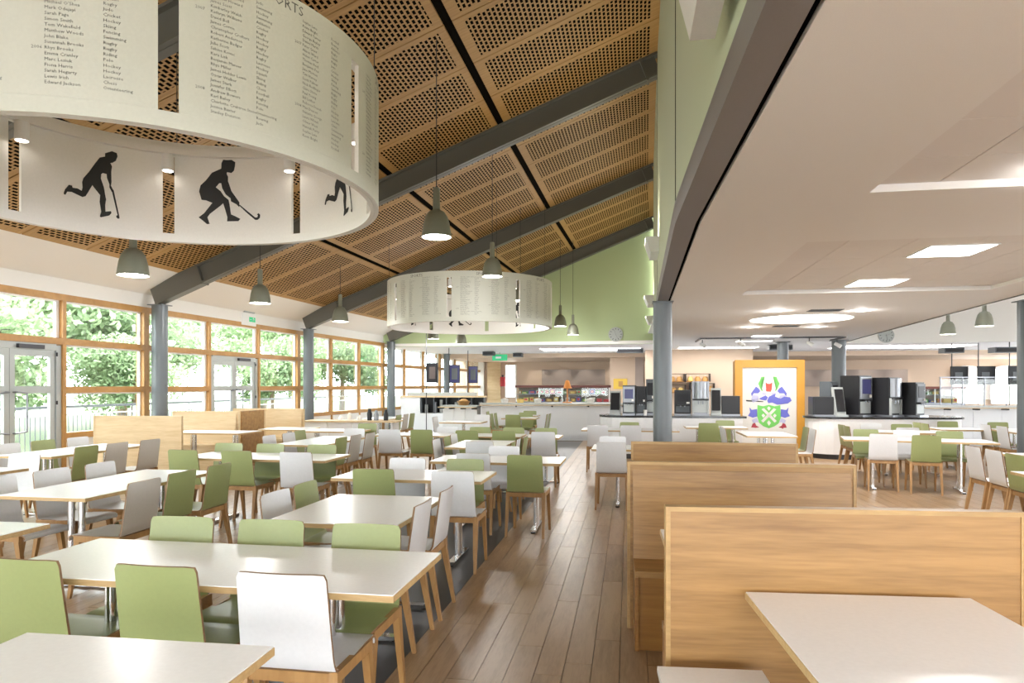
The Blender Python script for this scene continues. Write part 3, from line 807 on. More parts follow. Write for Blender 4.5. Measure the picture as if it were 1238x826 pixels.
# ------------------------------------------------------------------ oak booths on the right
def bench(label, x, y, w, rz, seat_dir, wood_='oak', hgt=1.03, sd=.36, extra=.0):
    t = thing('booth_bench', label, 'bench', (x, y, 0), rz)
    th = .052
    MB().box(.018, w-.018, .004, th-.004, 0, hgt-.018).build('back_panel', wood_, t)
    lp = 'oak_lip' if wood_ == 'oak' else wood_
    MB().box(0, w, 0, th, hgt-.018, hgt).build('top_lipping', lp, t)
    MB().box(0, .018, 0, th, 0, hgt-.018).build('side_lipping', lp, t)
    MB().box(w-.018, w, 0, th, 0, hgt-.018).build('side_lipping', lp, t)
    if seat_dir:
        a, b = (th, th+sd) if seat_dir > 0 else (-sd, 0)
        d_ = 'oak_dark_shade' if wood_ == 'oak' else wood_  # shade below the seat is put into a darker oak
        MB().box(.035, w-.035, a+.001, b-.001, .415, .45).build('seat', 'oak' if wood_ == 'oak' else wood_, t)
        f = b-.045 if seat_dir > 0 else a+.02
        MB().box(.035, w-.035, f, f+.022, .0, .414).build('seat_front', d_, t)
        for sx in (.035, w-.057): MB().box(sx, sx+.022, min(a, f+.023)+.001, max(b-.05, a+.04) if seat_dir > 0 else b-.001, 0, .414).build('end_panel', d_, t)
        # padded slope of the backrest
        if seat_dir < 0: MB().hexa([(.035,-.07,.451),(w-.035,-.07,.451),(w-.035,-.001,.451),(.035,-.001,.451),(.035,-.006,hgt-.05),(w-.035,-.006,hgt-.05),(w-.035,-.001,hgt-.05),(.035,-.001,hgt-.05)]).build('backrest', wood_, t)
        else: MB().hexa([(.035,th+.001,.451),(w-.035,th+.001,.451),(w-.035,th+.07,.451),(.035,th+.07,.451),(.035,th+.001,hgt-.05),(w-.035,th+.001,hgt-.05),(w-.035,th+.006,hgt-.05),(.035,th+.006,hgt-.05)]).build('backrest', wood_, t)
    return t
bench('nearest oak booth bench, its broad back panel facing the camera', .142, 2.705, 1.31, math.radians(4.3), 1)
bench('second oak booth bench, facing the camera, with its seat end showing', -.008, 4.27, 1.33, math.radians(1.2), -1)
bench('third and farthest oak booth bench, only its top showing', .02, 5.78, 1.32, 0, 1)
table('dining_table', .175, 1.25, 3.18, 3.80, 'white table inside the oak booth, its corner peeping past the nearest bench', math.radians(1.5), group='white dining tables')
tr = table('dining_table', .415, 1.22, 1.30, 2.665, 'white table in the right foreground pushed against the nearest oak bench', math.radians(4.2), group='white dining tables')
tr.location.x = .885; tr.location.y = 2.04
st = thing('low_stool', 'low white topped stool left of the right foreground table', 'stool', (.315, 2.33, 0), math.radians(4))
MB().box(-.19,.19,-.29,.29,.425,.45).build('seat', 'white_laminate', st)
MB().box(-.185,.185,-.285,.285,.40,.4245).build('seat_frame', 'oak_edge', st)
for sx in (-1,1):
    for sy in (-1,1): MB().bar((sx*.155,sy*.25,.40),(sx*.165,sy*.265,0),.036,.036,0,(0,1,0),.024,.024).build('leg', 'chair_wood', st)
# booths by the windows, sunlight put into their paler oak
bench('sunlit-toned wooden booth bench nearest the grey glazed door, its back to us', -8.15, 9.30, 1.42, math.radians(5), 1, 'oak_pale')
bench('second sunlit-toned wooden booth bench behind the first, facing us', -8.20, 11.22, 1.26, math.radians(4), -1, 'oak_pale')
bench('third sunlit-toned wooden booth bench, farthest along the windows', -7.95, 12.75, 1.52, math.radians(2), -1, 'oak_pale')
bp = thing('booth_end_panel', 'shade-toned orange oak panel joining the second and third sunlit-toned booths', 'panel', (-6.94, 11.42, 0), math.radians(-2))
MB().box(-.03,0,.0,.72,0,1.03).build('panel', 'oak', bp); MB().box(-.045,.006,.72,.76,0,1.035).build('edge_post', 'oak_pale', bp)  # side turned from the windows: its shade is put into the darker oak

# ------------------------------------------------------------------ hanging drums with names and players
S1 = [(7.3,.319),(6.9,.355),(5.85,.40),(4.94,.399),(4.78,.381),(3.4,.383),(2.2,.369),(1.98,.40),(2.1,.448),(1.74,.484),(.2,.548),(-1.48,.632),(-2.87,.696),(-4.42,.715),(-4.42,.745),(-5.35,.759),(-6.44,.775),(-7.85,.766),(-8.04,.737),(-7.54,.694),(-6.6,.671),(-5.97,.665),(-6.44,.637),(-6.22,.586),(-6.29,.496),(-6.13,.46),(-6.91,.419),(-6.35,.406),(-5.66,.443),(-5.66,.473),(-4.98,.524),(-4.89,.559),(-3.8,.562),(-3.34,.55),(-3.24,.509),(-4.11,.435),(-4.48,.367),(-4.73,.328),(-4.48,.277),(-4.54,.218),(-6.13,.23),(-6.29,.214),(-5.66,.188),(-3.18,.161),(-2.96,.17),(-3.34,.212),(-2.87,.299),(-3.03,.359),(-1.64,.406),(-.78,.436),(.51,.36),(1.13,.327),(2.04,.315),(5.09,.342),(6.3,.337),(6.76,.308),(7.21,.308)]
S1S = [(-6.35,.416),(-6.91,.424),(-8.54,.195),(-8.63,.173),(-8.16,.169),(-7.66,.181),(-7.72,.197),(-8.04,.201)]
S2 = [(9.23,.253),(7.48,.294),(4.74,.398),(6.84,.419),(8.28,.422),(9.07,.502),(8.59,.56),(6.84,.611),(4.9,.686),(1.79,.729),(1.7,.782),(1.13,.816),(-.03,.812),(-1.72,.815),(-3.0,.794),(-2.9,.755),(-2.56,.712),(-1.72,.689),(-.2,.696),(-.03,.682),(-.54,.653),(-.54,.61),(-1.72,.514),(-4.45,.408),(-4.45,.36),(-3.42,.389),(-1.55,.417),(-1.38,.446),(.3,.484),(1.46,.541),(1.79,.589),(2.45,.588),(3.6,.548),(1.96,.512),(.8,.464),(-.7,.431),(-1.04,.388),(-1.55,.292),(-3.07,.273),(-4.79,.249),(-4.1,.227),(-.2,.224),(-.3,.263),(.47,.339),(1.13,.397),(2.29,.367),(5.55,.291),(6.36,.257),(5.62,.195),(6.52,.192),(8.12,.23)]
S2S = [(-4.1,.384),(-4.62,.384),(-10.07,.261),(-10.86,.261),(-11.08,.28),(-10.72,.29),(-11.33,.301),(-11.95,.284),(-11.8,.255),(-10.97,.237),(-10.07,.238),(-6.88,.311)]
NAMES = [['Andrew Fielding','Lauren Stephens','Ryan Monahan','Ian Newberry',"Michael O'Shea",'Mark Odejayi','Sarah Page','Simon Smith','Tom Wakefield','Matthew Woods','John Blake','Susannah Brooks','Rhys Brooks','Emma Cranley','Marc Lesiuk','Fiona Harris','Sarah Hegarty','Lewis Irish','Edward Jackson'],
         ['Nathan Hammond','Matthew Howard','James Scott','Kimberley Walsh','Kathryn Williams','David Bell','James Corrie','Christopher Crofters','Robert Anderson','Katherine Badger','Julie Scott','Sabine Kovac','Kara Lisk','Benjamin Manser','Rhys Miller','James Holder Lewis','Oscar Walker','James Stark','Jennifer Elliott','Andrew Bowers','Karl Bailey','Charlotte Crabtree Stone','Jessica Baxter','Stanley Dunston'],
         ['Edward Turner','George Bayley','Daniel Marsh','Peter Grant','Alison Ward','Helen Carter','Thomas Reid','Benjamin Fox','Jane Morton','Tim Harvey','Scott Palmer','Nick Redfinger','Clare Stone','Paul Young','Bill Luther','Rebecca French','Max Deacon','Natasha George','Laura Wheat','Oliver West','Hannah Perry','Sophie Lane','Kevin Bright']]
SPORT = ['Swimming','Hockey','Swimming','Athletics','Cricket','Rugby','Hockey','Hockey','Rugby','Hockey','Rugby','Lacrosse','Hockey','Squash','Skiing','Riding','Chess','Football','Rugby','Fencing','Polo','Orienteering','Rowing','Judo']
def text_mesh(body, size):
    cu = bpy.data.curves.new('t', 'FONT'); cu.body = body; cu.size = size; cu.resolution_u = 1
    o = bpy.data.objects.new('t', cu); COL.objects.link(o)
    dg = bpy.context.evaluated_depsgraph_get(); dg.update()
    me = o.evaluated_get(dg).to_mesh()
    vs = [tuple(v.co) for v in me.vertices]; fs = [tuple(p.vertices) for p in me.polygons]
    o.evaluated_get(dg).to_mesh_clear(); bpy.data.objects.remove(o); bpy.data.curves.remove(cu)
    return vs, fs
_cache = {}
def place_text(mb, body, size, x, z):
    if (body, size) not in _cache: _cache[(body, size)] = text_mesh(body, size)
    vs, fs = _cache[(body, size)]
    mb.add([(x+a, 0, z+b) for a, b, c in vs], fs)
def panel_text(kind, Hh):
    mb = MB()
    n = {0: (0, 0), 1: (1, 2), 2: (2, 0)}[kind]
    place_text(mb, 'SPORTS', .082, .47, Hh-.085)
    for col, (xn, xs, xy) in enumerate(((.20, .445, .125), (.745, .985, .69))):
        L_ = NAMES[n[col]]; z0 = .125+col*.02
        rows = int((Hh-.225)/.0285)
        for i in range(rows):
            z = z0+i*.0285
            j = len(L_)-1-i
            place_text(mb, L_[j % len(L_)], .0235, xn, z)
            place_text(mb, SPORT[(j*5+col*3) % len(SPORT)] if col else SPORT[j % len(SPORT)], .0235, xs, z)
            if i == 4+col*2: place_text(mb, '2008' if kind == 1 else '2006', .0235, xy, z)
            if i == 19: place_text(mb, '2007', .0235, xy, z)
    return mb
def bend(mb, R_, th0):
    mb.v = [((R_+y)*math.cos(th0+x/R_), (R_+y)*math.sin(th0+x/R_), z) for x, y, z in mb.v]
    return mb
def arc(mb, R0, R1, a0, a1, z0, z1, step=2.5):
    n = max(1, int(abs(a1-a0)/step)); full = abs(a1-a0) >= 359.9
    o = len(mb.v); m = n if full else n+1
    for i in range(m):
        a = math.radians(a0+(a1-a0)*i/n); c, s = math.cos(a), math.sin(a)
        mb.v += [(R0*c,R0*s,z0),(R1*c,R1*s,z0),(R1*c,R1*s,z1),(R0*c,R0*s,z1)]
    for i in range(n):
        p, q = o+4*i, o+4*((i+1) % m)
        for k in range(4):
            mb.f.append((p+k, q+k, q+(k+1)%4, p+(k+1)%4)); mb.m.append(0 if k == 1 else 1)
    if not full:
        mb.f += [(o,o+1,o+2,o+3),(o+4*n+3,o+4*n+2,o+4*n+1,o+4*n)]; mb.m += [1,1]
    return mb
def drum(label, cx, cy, z0, Rr, Hh, slots, players, lamp_power):
    t = thing('honours_drum', label, 'sign', (cx, cy, z0))
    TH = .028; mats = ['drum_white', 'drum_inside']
    zs0, zs1 = .085, Hh-.13
    arc(MB(), Rr-TH, Rr, 0, 360, 0, zs0).build('bottom_hoop', mats, t, True)
    arc(MB(), Rr-TH-.035, Rr-TH-.002, 0, 360, 0, .02).build('bottom_lip', mats, t, True)
    arc(MB(), Rr-TH, Rr, 0, 360, zs1, Hh).build('top_hoop', mats, t, True)
    arc(MB(), Rr-TH-.05, Rr-TH-.002, 0, 360, Hh-.12, Hh-.06).build('inner_ring', mats, t, True)
    hs = 1.8*1.6/Rr
    sl = sorted(slots)
    texts = {}
    for i, a in enumerate(sl):
        b = sl[(i+1) % len(sl)]; b = b if b > a else b+360
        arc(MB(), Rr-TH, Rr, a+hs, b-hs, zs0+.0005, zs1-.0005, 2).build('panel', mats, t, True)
        kind = i % 3
        w = math.radians(b-a)*Rr; sc = w/1.26
        mb = panel_text((i+1) % 3, Hh); mb.v = [(x*sc, .0015, z) for x, y, z in mb.v]
        o = bend(mb, Rr, math.radians(a)).build('lettering', 'ink_grey', t)
        # players on the inside
        for (poly, stick, ang) in players:
            if a < ang < b or a < ang+360 < b:
                for nm, P in (('player_silhouette', poly), ('hockey_stick', stick)):
                    bm = bmesh.new(); ri = Rr-TH-.004
                    f_ = bm.faces.new([bm.verts.new((-q*.028, z, 0)) for q, z in P]); bmesh.ops.triangulate(bm, faces=[f_])
                    for v_ in bm.verts:
                        an = math.radians(ang)-v_.co.x/Rr; v_.co = Vector((ri*math.cos(an), ri*math.sin(an), v_.co.y))
                    me = bpy.data.meshes.new(nm); bm.to_mesh(me); bm.free(); me.materials.append(M['ink_black'])
                    link(nm, me, t)
    for a in sl:
        if a == -49.7: continue
        c, s = math.cos(math.radians(a)), math.sin(math.radians(a)); r = Rr-.12
        sp = MB().cyl((r*c,r*s,Hh-.30),(r*c,r*s,Hh-.15),.052,n=16).build('spotlight', 'white_plastic', t, True)
        MB().cyl((r*c,r*s,Hh-.303),(r*c,r*s,Hh-.3005),.043,n=16).build('lens', 'lamp_glow', sp)
        MB().bar((r*c,r*s,Hh-.15),((Rr-TH)*c,(Rr-TH)*s,Hh-.13),.03,.02).build('bracket', 'white_plastic', sp)
        # each lamp washes the opposite inner face
        spot_light('drum_spot', (r*c*.9,r*s*.9,Hh-.32), (-Rr*c,-Rr*s,Hh*.35), lamp_power, 1.25, .8, (1,.95,.87), .04, t)
    def roof_z(x): return ZL+(ZR-ZL)*(x+8.35)/8.85
    for a in (30, 120, 210, 300):
        c, s = math.cos(math.radians(a)), math.sin(math.radians(a)); r = Rr-TH/2
        MB().cyl((r*c,r*s,Hh),(r*c,r*s,roof_z(cx+r*c)-z0-.01),.004,n=6).build('cable', 'dark_metal', t)
    return t
pl1 = [(S1,S1S,145.5),(S2,S2S,104),(S1,S1S,58),(S2,S2S,12),(S1,S1S,-27),(S2,S2S,-74),(S1,S1S,-122),(S2,S2S,188)]
drum('huge white drum top left with sports honours lists and black hockey players inside', -3.42, 4.453, 2.85, 1.62, .945, [-49.7,-4.5,36,78.4,122.5,166.2,214.2,262.2], pl1, 16)
pl2 = [(S1 if i % 2 else S2, S1S if i % 2 else S2S, -67.5+45*i) for i in range(8)]
drum('smaller looking white sports honours drum hanging farther back before the green wall', -3.52, 15.0, 2.78, 1.84, 1.0, [-90+45*i for i in range(8)], pl2, 14)

# ------------------------------------------------------------------ pendant lamps
bell = MB().lathe([(.030,.60),(.040,.595),(.044,.34),(.052,.325),(.095,.305),(.132,.25),(.158,.16),(.173,.06),(.180,.0),(.175,.0),(.167,.06),(.152,.16),(.125,.245),(.08,.29),(.0,.30)], 28).mesh('shade', 'lamp_metal', True)
glow = MB().cyl((0,0,.02),(0,0,.026),.166,n=24).mesh('diffuser', 'lamp_glow')
def pendant(x, y, z, ztop, label, power=62, s=1):
    t = thing('pendant_lamp', label, 'lamp', (x, y, z)); t.scale = (s, s, s)
    link('shade', bell, t); link('diffuser', glow, t)
    MB().cyl((0,0,.60),(0,0,(ztop-z)/s),.006,n=8).build('cable', 'dark_metal', t)
    point_light('pendant_bulb', (0,0,-.06), power, .12, parent=t)
def rz_(x): return ZL+(ZR-ZL)*(x+8.46)/8.88
for x, y, z, lab in (
  (-5.92, 7.38, 2.83, 'bell pendant lamp under the large drum, above the glazed door table'),
  (-6.34, 11.0, 2.93, 'bell pendant lamp in front of the exit sign over the windows'),
  (-6.25, 14.15, 2.90, 'bell pendant lamp left of the second rafter foot'),
  (-2.29, 7.98, 3.29, 'bell pendant lamp on a long cable at the top centre'),
  (-2.35, 11.7, 3.40, 'bell pendant lamp hanging in front of the small drum, left of two'),
  (-2.44, 15.4, 3.43, 'bell pendant lamp at the right side of the small drum, right of two'),
  (-1.92, 19.4, 3.18, 'bell pendant lamp before the green wall, left of two close together'),
  (-1.63, 20.3, 3.00, 'bell pendant lamp before the green wall, right of two close together'),
  (-5.90, 20.2, 2.92, 'bell pendant lamp below the left part of the small drum'),
  (-5.05, 20.3, 2.76, 'bell pendant lamp below the middle of the small drum')):
    pendant(x, y, z, rz_(x)-.01, lab)
for x, y, lab in ((-2.25,.4,'added unseen pendant lamp behind the large drum, right row'),(-5.9,.4,'added unseen pendant lamp behind the large drum, left row'),(-2.25,-3.2,'added unseen pendant lamp at the back wall, right row'),(-5.9,3.7,'added unseen pendant lamp left of the large drum, left row')):
    pendant(x, y, 3.1 if x > -3 else 2.85, rz_(x)-.01, lab, 52)  # unseen lamps continuing the rows, added to brighten the foreground
pendant(7.15, 16.95, 2.66, 6.4, 'brownish bell pendant lamp in the right hall, left of two', 20, .9)
pendant(7.04, 15.1, 2.69, 6.4, 'brownish bell pendant lamp in the right hall, right of two', 20, .9)

# ------------------------------------------------------------------ lights set in the flat ceiling
def led(x, y, w, d, z, label, power, nm='ceiling_light', cat='light'):
    t = thing(nm, label, cat, (x, y, z))
    MB().box(-w/2,w/2,-d/2,d/2,-.008,0).build('diffuser', 'led_white', t)
    fr = MB()
    for a in ((-w/2-.014,-w/2,-d/2-.014,d/2+.014),(w/2,w/2+.014,-d/2-.014,d/2+.014),(-w/2,w/2,-d/2-.014,-d/2),(-w/2,w/2,d/2,d/2+.014)): fr.box(*a,-.010,0)
    fr.build('frame', 'white_plastic', t)
    area_light('led_panel_light', (0,0,-.02), w, power, (0,0,0), (1,.98,.96), 'RECTANGLE', d, parent=t)
led(3.17, 7.46, .59, .59, CZ+.048, 'nearer square white LED panel in the tiled ceiling tray', 55)
led(3.19, 9.62, .59, .59, CZ+.048, 'farther square white LED panel in the tiled ceiling tray', 55)
led(3.55, 18.75, .7, .45, CZ-.001, 'small bright ceiling panel before the spotlight track', 20)
led(3.62, 20.9, 1.0, .4, CZ-.001, 'small bright ceiling panel just beyond the spotlight track', 20)
led(-1.35, 24.7, 3.5, 1.8, CZ-.001, 'wide bright light panel over the left servery', 75)
led(8.9, 24.7, 4.0, 1.8, CZ-.001, 'wide bright light panel over the right servery', 85)
led(3.0, 24.3, 2.6, .9, CZ-.001, 'bright light panel above the crest and coffee islands', 12)
led(3.17, 0.9, .59, .59, CZ+.048, 'added unseen LED panel in the near tray, brightening the foreground', 42)  # out of view, added to light the near tables from above
led(4.2, -2.6, .59, .59, CZ-.001, 'added unseen LED panel behind the camera at the right', 45)
led(1.2, -2.6, .59, .59, CZ-.001, 'added unseen LED panel behind the camera by the beam', 45)  # this panel and the one before it are added fill light
rl_ = thing('round_ceiling_light', 'large round glowing ceiling light above the right tables', 'light', (3.30, 14.06, CZ-.001))
MB().cyl((0,0,-.012),(0,0,0),.93,n=48).build('diffuser', 'soft_glow', rl_)
mb = MB(); arc(mb, .931, .95, 0, 360, -.014, 0, 7.5); mb.build('rim', ['white_plastic','white_plastic'], rl_)
area_light('round_light', (0,0,-.03), 1.8, 95, shape='DISK', parent=rl_)
for x, y, z, lab in ((2.54,12.5,CZ,'round downlight left before the big round light'),(3.98,12.7,CZ,'round downlight right before the big round light'),(2.68,15.9,CZ,'round downlight left beyond the big round light'),(4.1,16.1,CZ,'round downlight right beyond the big round light'),(2.55,4.72,CZ+.05,'round downlight in the near tray at the right edge')):
    t = thing('downlight', lab, 'light', (x, y, z-.001))
    MB().cyl((0,0,-.006),(0,0,0),.085,n=24).build('lens', 'lamp_glow', t)
    mb = MB(); arc(mb, .086, .105, 0, 360, -.01, 0, 15); mb.build('rim', ['white_plastic','white_plastic'], t)
    point_light('downlight_lamp', (0,0,-.10), 6 if z == CZ else 2, .06, parent=t)
for x, y, lab in ((3.35,12.55,'dark ceiling vent before the big round light'),(3.40,15.75,'dark ceiling vent beyond the big round light')):
    t = thing('ceiling_vent', lab, 'vent', (x, y, CZ-.001))
    MB().box(-.27,.27,-.16,.16,-.006,0).build('frame', 'grey_plastic', t)
    mb = MB()
    for i in range(7): mb.box(-.25,.25,-.14+i*.041,-.125+i*.041,-.012,-.006)
    mb.build('slats', 'grey_plastic', t)
tk = thing('spotlight_track', 'dark rectangular spotlight track hanging below the flat ceiling', 'light track', (0, 0, 0))
for a in ((1.86,5.5,18.65,18.69),(1.86,1.9,18.69,20.0),(5.46,5.5,18.69,20.0)): MB().box(*a,2.72,2.76).build('rail', 'dark_metal', tk)
for x, y in ((1.95,18.9),(2.9,18.67),(4.6,18.67),(5.48,19.4)):
    MB().cyl((x,y,2.72),(x,y,2.63),.012,n=8).build('stem', 'dark_metal', tk)
    MB().cyl((x-.05,y+.02,2.62),(x+.08,y-.06,2.53),.045,.055,14).build('spot_head', 'white_plastic', tk, True)
for x0, y0, z0, x1, y1, z1, lab, pw in ((.20,2.55,3.07,.385,3.2,3.36,'white wall mounted uplight at the top of the picture beside the beam',28),(.24,10.0,3.42,.432,10.7,3.64,'white wall mounted uplight above the big column',28),(.34,15.4,3.3,.55,16.1,3.5,'white wall mounted uplight beyond the big column, upper',28),(.46,19.0,3.2,.66,19.7,3.4,'white wall mounted uplight nearest the green gable',28)):
    t = thing('wall_uplight', lab, 'light', ((x0+x1)/2,(y0+y1)/2,z0))
    w, d, h = (x1-x0)/2, (y1-y0)/2, z1-z0
    MB().hexa([(-w*.2,-d,0),(w,-d,0),(w,d,0),(-w*.2,d,0),(-w,-d,h),(w,-d,h),(w,d,h),(-w,d,h)]).build('housing', 'white_plastic', t)
    MB().box(-w*.8,w*.8,-d*.85,d*.85,h,h+.004).build('glass_lens', 'lamp_glow', t)
    area_light('uplight_lamp', (-.02,0,h+.02), .3, pw, (PI,-.35,0), (1,.9,.74), 'RECTANGLE', .5, parent=t)

# ------------------------------------------------------------------ wall clocks, exit signs, ceiling boxes
def clock(label, x, y, z, rz, hands):
    t = thing('wall_clock', label, 'clock', (x, y, z), rz)
    MB().cyl((0,-.035,0),(0,0,0),.225,n=36).build('case', 'alu', t, True)
    MB().cyl((0,-.038,0),(0,-.0352,0),.205,n=36).build('face', 'alu', t)
    mk = MB()
    for k in range(12):
        a = k*PI/6; mk.bar((.15*math.sin(a),-.0395,.15*math.cos(a)),(.19*math.sin(a),-.0395,.19*math.cos(a)),.016,.004,0,(0,1,0))
    mk.build('hour_marks', 'ink_black', t)
    for a, l, w in hands: MB().bar((-.03*math.sin(a),-.043,-.03*math.cos(a)),(l*math.sin(a),-.043,l*math.cos(a)),.004,w,0,(0,1,0)).build('hand', 'ink_black', t)
clock('round wall clock on the pale green gable wall', -.40, 21.66, 3.10, 0, ((2.7,.13,.02),(-.35,.17,.014)))
clock('round wall clock on the white gable of the right hall', 7.72, 22.39, 3.02, 0, ((1.2,.12,.02),(3.0,.17,.014)))
ex = thing('exit_sign', 'white and green exit sign on the fascia above the double door', 'sign', (-8.59, 14.4, 3.01), math.radians(88))
MB().box(-.28,.28,-.02,.03,-.14,.14).build('plate', 'white_plastic', ex); MB().box(-.0,.24,-.026,-.02,-.05,.06).build('green_panel', 'sign_green', ex); MB().box(-.2,.2,-.04,.03,.15,.18).build('lamp_bar', 'alu', ex)
rm = MB()
rm.box(.14,.17,-.03,-.026,.02,.05); rm.bar((.155,-.028,.02),(.14,-.028,-.02),.01,.03,0,(0,1,0)); rm.bar((.06,-.028,.0),(.02,-.028,.0),.01,.02,0,(0,1,0)); rm.build('pictogram', 'white_plastic', ex)
ex2 = thing('exit_sign', 'glowing green exit sign hanging from the ceiling left of the servery', 'sign', (-5.02, 26.5, 2.58))
MB().box(-.30,.30,-.015,.015,-.1,.14).build('panel', 'sign_green', ex2); MB().cyl((0,0,.14),(0,0,.22),.01,n=8).build('hanger', 'alu', ex2); MB().box(-.16,.06,-.02,-.0155,-.02,.06).build('pictogram', 'white_plastic', ex2)
for x, y, w, lab in ((-5.25,25.5,.42,'dark grey box under the ceiling left of the green exit sign'),(-4.35,26.9,.36,'small dark grey box under the ceiling right of the green exit sign'),(.05,24.2,.9,'long dark grey unit under the ceiling left of the big column'),(8.9,20.9,.5,'dark grey box under the ceiling above the right screens, left of two'),(10.2,20.9,.55,'dark grey box under the ceiling above the right screens, right of two'),(4.75,22.9,.7,'dark grey unit under the ceiling beside the crest column')):
    t = thing('ceiling_unit', lab, 'box', (x, y, CZ-.02 if y > 22.4 or y < 0 else 2.55))
    MB().box(-w/2,w/2,-.2,.2,-.15,0).build('casing', 'grey_plastic', t)
    MB().box(-w/2+.03,w/2-.03,-.205,-.2005,-.12,-.03).build('grille', 'black_plastic', t)

# ------------------------------------------------------------------ long white fronted counter by the windows
wc = thing('window_counter', 'long white fronted counter with pale wood top along the windows', 'counter', (-5.85, 13.9, 0), math.radians(2))
MB().box(-1.05,1.02,-.25,.32,.715,.745).build('worktop', 'oak_pale', wc)
for i in range(3): MB().box(-1.03+i*.55,-.49+i*.55,-.20,-.18,.02,.712).build('front_panel', 'counter_white', wc)
for x in (-1.0, .9): MB().box(x,x+.04,-.17,.28,0,.712).build('end_support', 'counter_white', wc)
for i, (dx_, h, m) in enumerate(((-.3,.09,'white_plastic'),(-.1,.14,'pack_white'),(.12,.1,'white_plastic'),(.35,.24,'black_plastic'),(.5,.2,'stainless'),(.72,.22,'black_plastic'))):
    t = thing('jug', 'small %s container on the white fronted counter, number %s from the left' % ({'white_plastic':'white','pack_white':'cream','black_plastic':'black','stainless':'steel'}[m], ['one','two','three','four','five','six'][i]), 'container', (-5.85+dx_, 13.97, .746))
    MB().lathe([(0,0),(.05,0),(.055,h*.6),(.035,h*.85),(.035,h),(0,h)],14).build('body', m, t, True)
    MB().cyl((0,0,h),(0,0,h+.015),.03,n=10).build('lid', m, t)

# ------------------------------------------------------------------ pigeonhole station with three hanging screens
ps = thing('tray_station', 'long white station with dark pigeonholes along the far windows', 'counter', (-5.75, 22.1, 0), math.radians(8))
W2 = 1.05
MB().box(-W2-.65,W2,-.35,.35,0,.58).build('base', 'counter_white', ps)
MB().box(-W2,W2,.30,.35,.581,1.10).build('niche_back', 'black_plastic', ps)
MB().box(-W2-.65,-W2-.02,-.35,.35,.581,1.1).build('end_block', 'counter_white', ps)
for i in range(6): x = -W2+i*(2*W2-.03)/5; MB().box(x,x+.03,-.33,.299,.581,1.10).build('divider', 'grey_plastic', ps)
MB().box(-W2-.7,W2+.05,-.38,.38,1.101,1.15).build('top', 'oak_pale', ps)
MB().box(-W2-.5,W2-.3,-.1,.3,1.151,1.26).build('rail', 'alu', ps)
for i in range(8):
    a = -W2+.15+i*.25
    t = thing('canister', '%s canister, %s from the left in the dark pigeonholes' % ('steel' if i % 2 else 'pale grey', ('first','second','third','fourth','fifth','sixth','seventh','eighth')[i]), 'canister', tuple(Matrix.Translation((-5.75,22.1,.582)) @ Matrix.Rotation(math.radians(8),4,'Z') @ Vector((a+(.05 if i%2 else 0),-.1,0))), 0, 'canisters in the pigeonholes')
    h = .28+.08*(i % 3)
    MB().cyl((0,0,0),(0,0,h),.06,n=12).build('body', 'stainless' if i % 2 else 'alu', t, True); MB().cyl((0,0,h),(0,0,h+.02),.045,n=12).build('lid', 'black_plastic', t)
for i, (u, x, y, z0, z1, w, m) in enumerate((( 'left',-6.05,20.6,1.58,2.20,.35,'screen_dark'),('middle',-5.85,22.6,1.58,2.20,.36,'screen_blue'),('right',-5.62,24.4,1.58,2.20,.34,'screen_blue'))):
    t = thing('menu_screen', '%s one of three dark portrait screens hanging before the far windows' % u, 'screen', (x, y, z0), math.radians(4))
    MB().box(-w/2,w/2,0,.05,0,z1-z0).build('casing', 'black_plastic', t); MB().box(-w/2+.02,w/2-.02,-.004,0,.02,z1-z0-.02).build('display', m, t)
    MB().box(-w*.28,w*.28,-.006,-.0045,.12,z1-z0-.12).build('picture', 'screen_brown' if i == 0 else 'grey_plastic', t)
    MB().cyl((-w*.5-.03,.08,-z0+.003),(-w*.5-.03,.08,(CZ-z0-.02) if y > 22 else 1.6),.013,n=8).build('pole', 'dark_metal', t)
    MB().bar((-w*.5-.03,.08,.35),(0,.06,.35),.02,.02).build('arm', 'dark_metal', t)

# ------------------------------------------------------------------ servery counter, display cabinets, food
def counter_run(label, p, q, depth, h, n, top='oak_pale', face='counter_white'):
    p, q = Vector(p), Vector(q); d = q-p; ang = math.atan2(d.y, d.x); ln = d.length
    t = thing('servery_counter', label, 'counter', (p.x, p.y, 0), ang)
    for i in range(n): MB().box(i*ln/n+.004,(i+1)*ln/n-.004,0,.02,.06,h-.04).build('front_panel', face, t)
    MB().box(.02,ln-.02,.021,depth,0,h-.04).build('carcass', face, t)
    MB().box(-.02,ln+.02,-.04,depth+.02,h-.039,h).build('worktop', 'alu', t)
    rl = MB()
    for k in range(3): rl.bar((-.02,-.10-k*.07,h-.05),(ln+.02,-.10-k*.07,h-.05),.025,.02)
    rl.build('tray_rail', top, t)
    for k in range(n+1): MB().box(min(max(k*ln/n-.02,0),ln-.04),min(max(k*ln/n-.02,0),ln-.04)+.04,-.26,-.001,h-.10,h-.062).build('bracket', 'dark_metal', t)
    return t
counter_run('long white servery counter left of the coffee islands', (-4.15,18.95), (-.15,19.62), .7, .99, 4)
counter_run('white tray counter at the far right beyond the right tables', (6.95,20.1), (11.6,20.9), .7, .93, 6)
counter_run('low white side counter at the far left below the exit sign', (-5.35,19.3), (-4.25,18.98), .5, .92, 3)
ORD = ['first','second','third','fourth','fifth','sixth','seventh','eighth','ninth','tenth','eleventh','twelfth','thirteenth','fourteenth','fifteenth','sixteenth','seventeenth','eighteenth','nineteenth','twentieth','twenty-first','twenty-second','twenty-third','twenty-fourth']
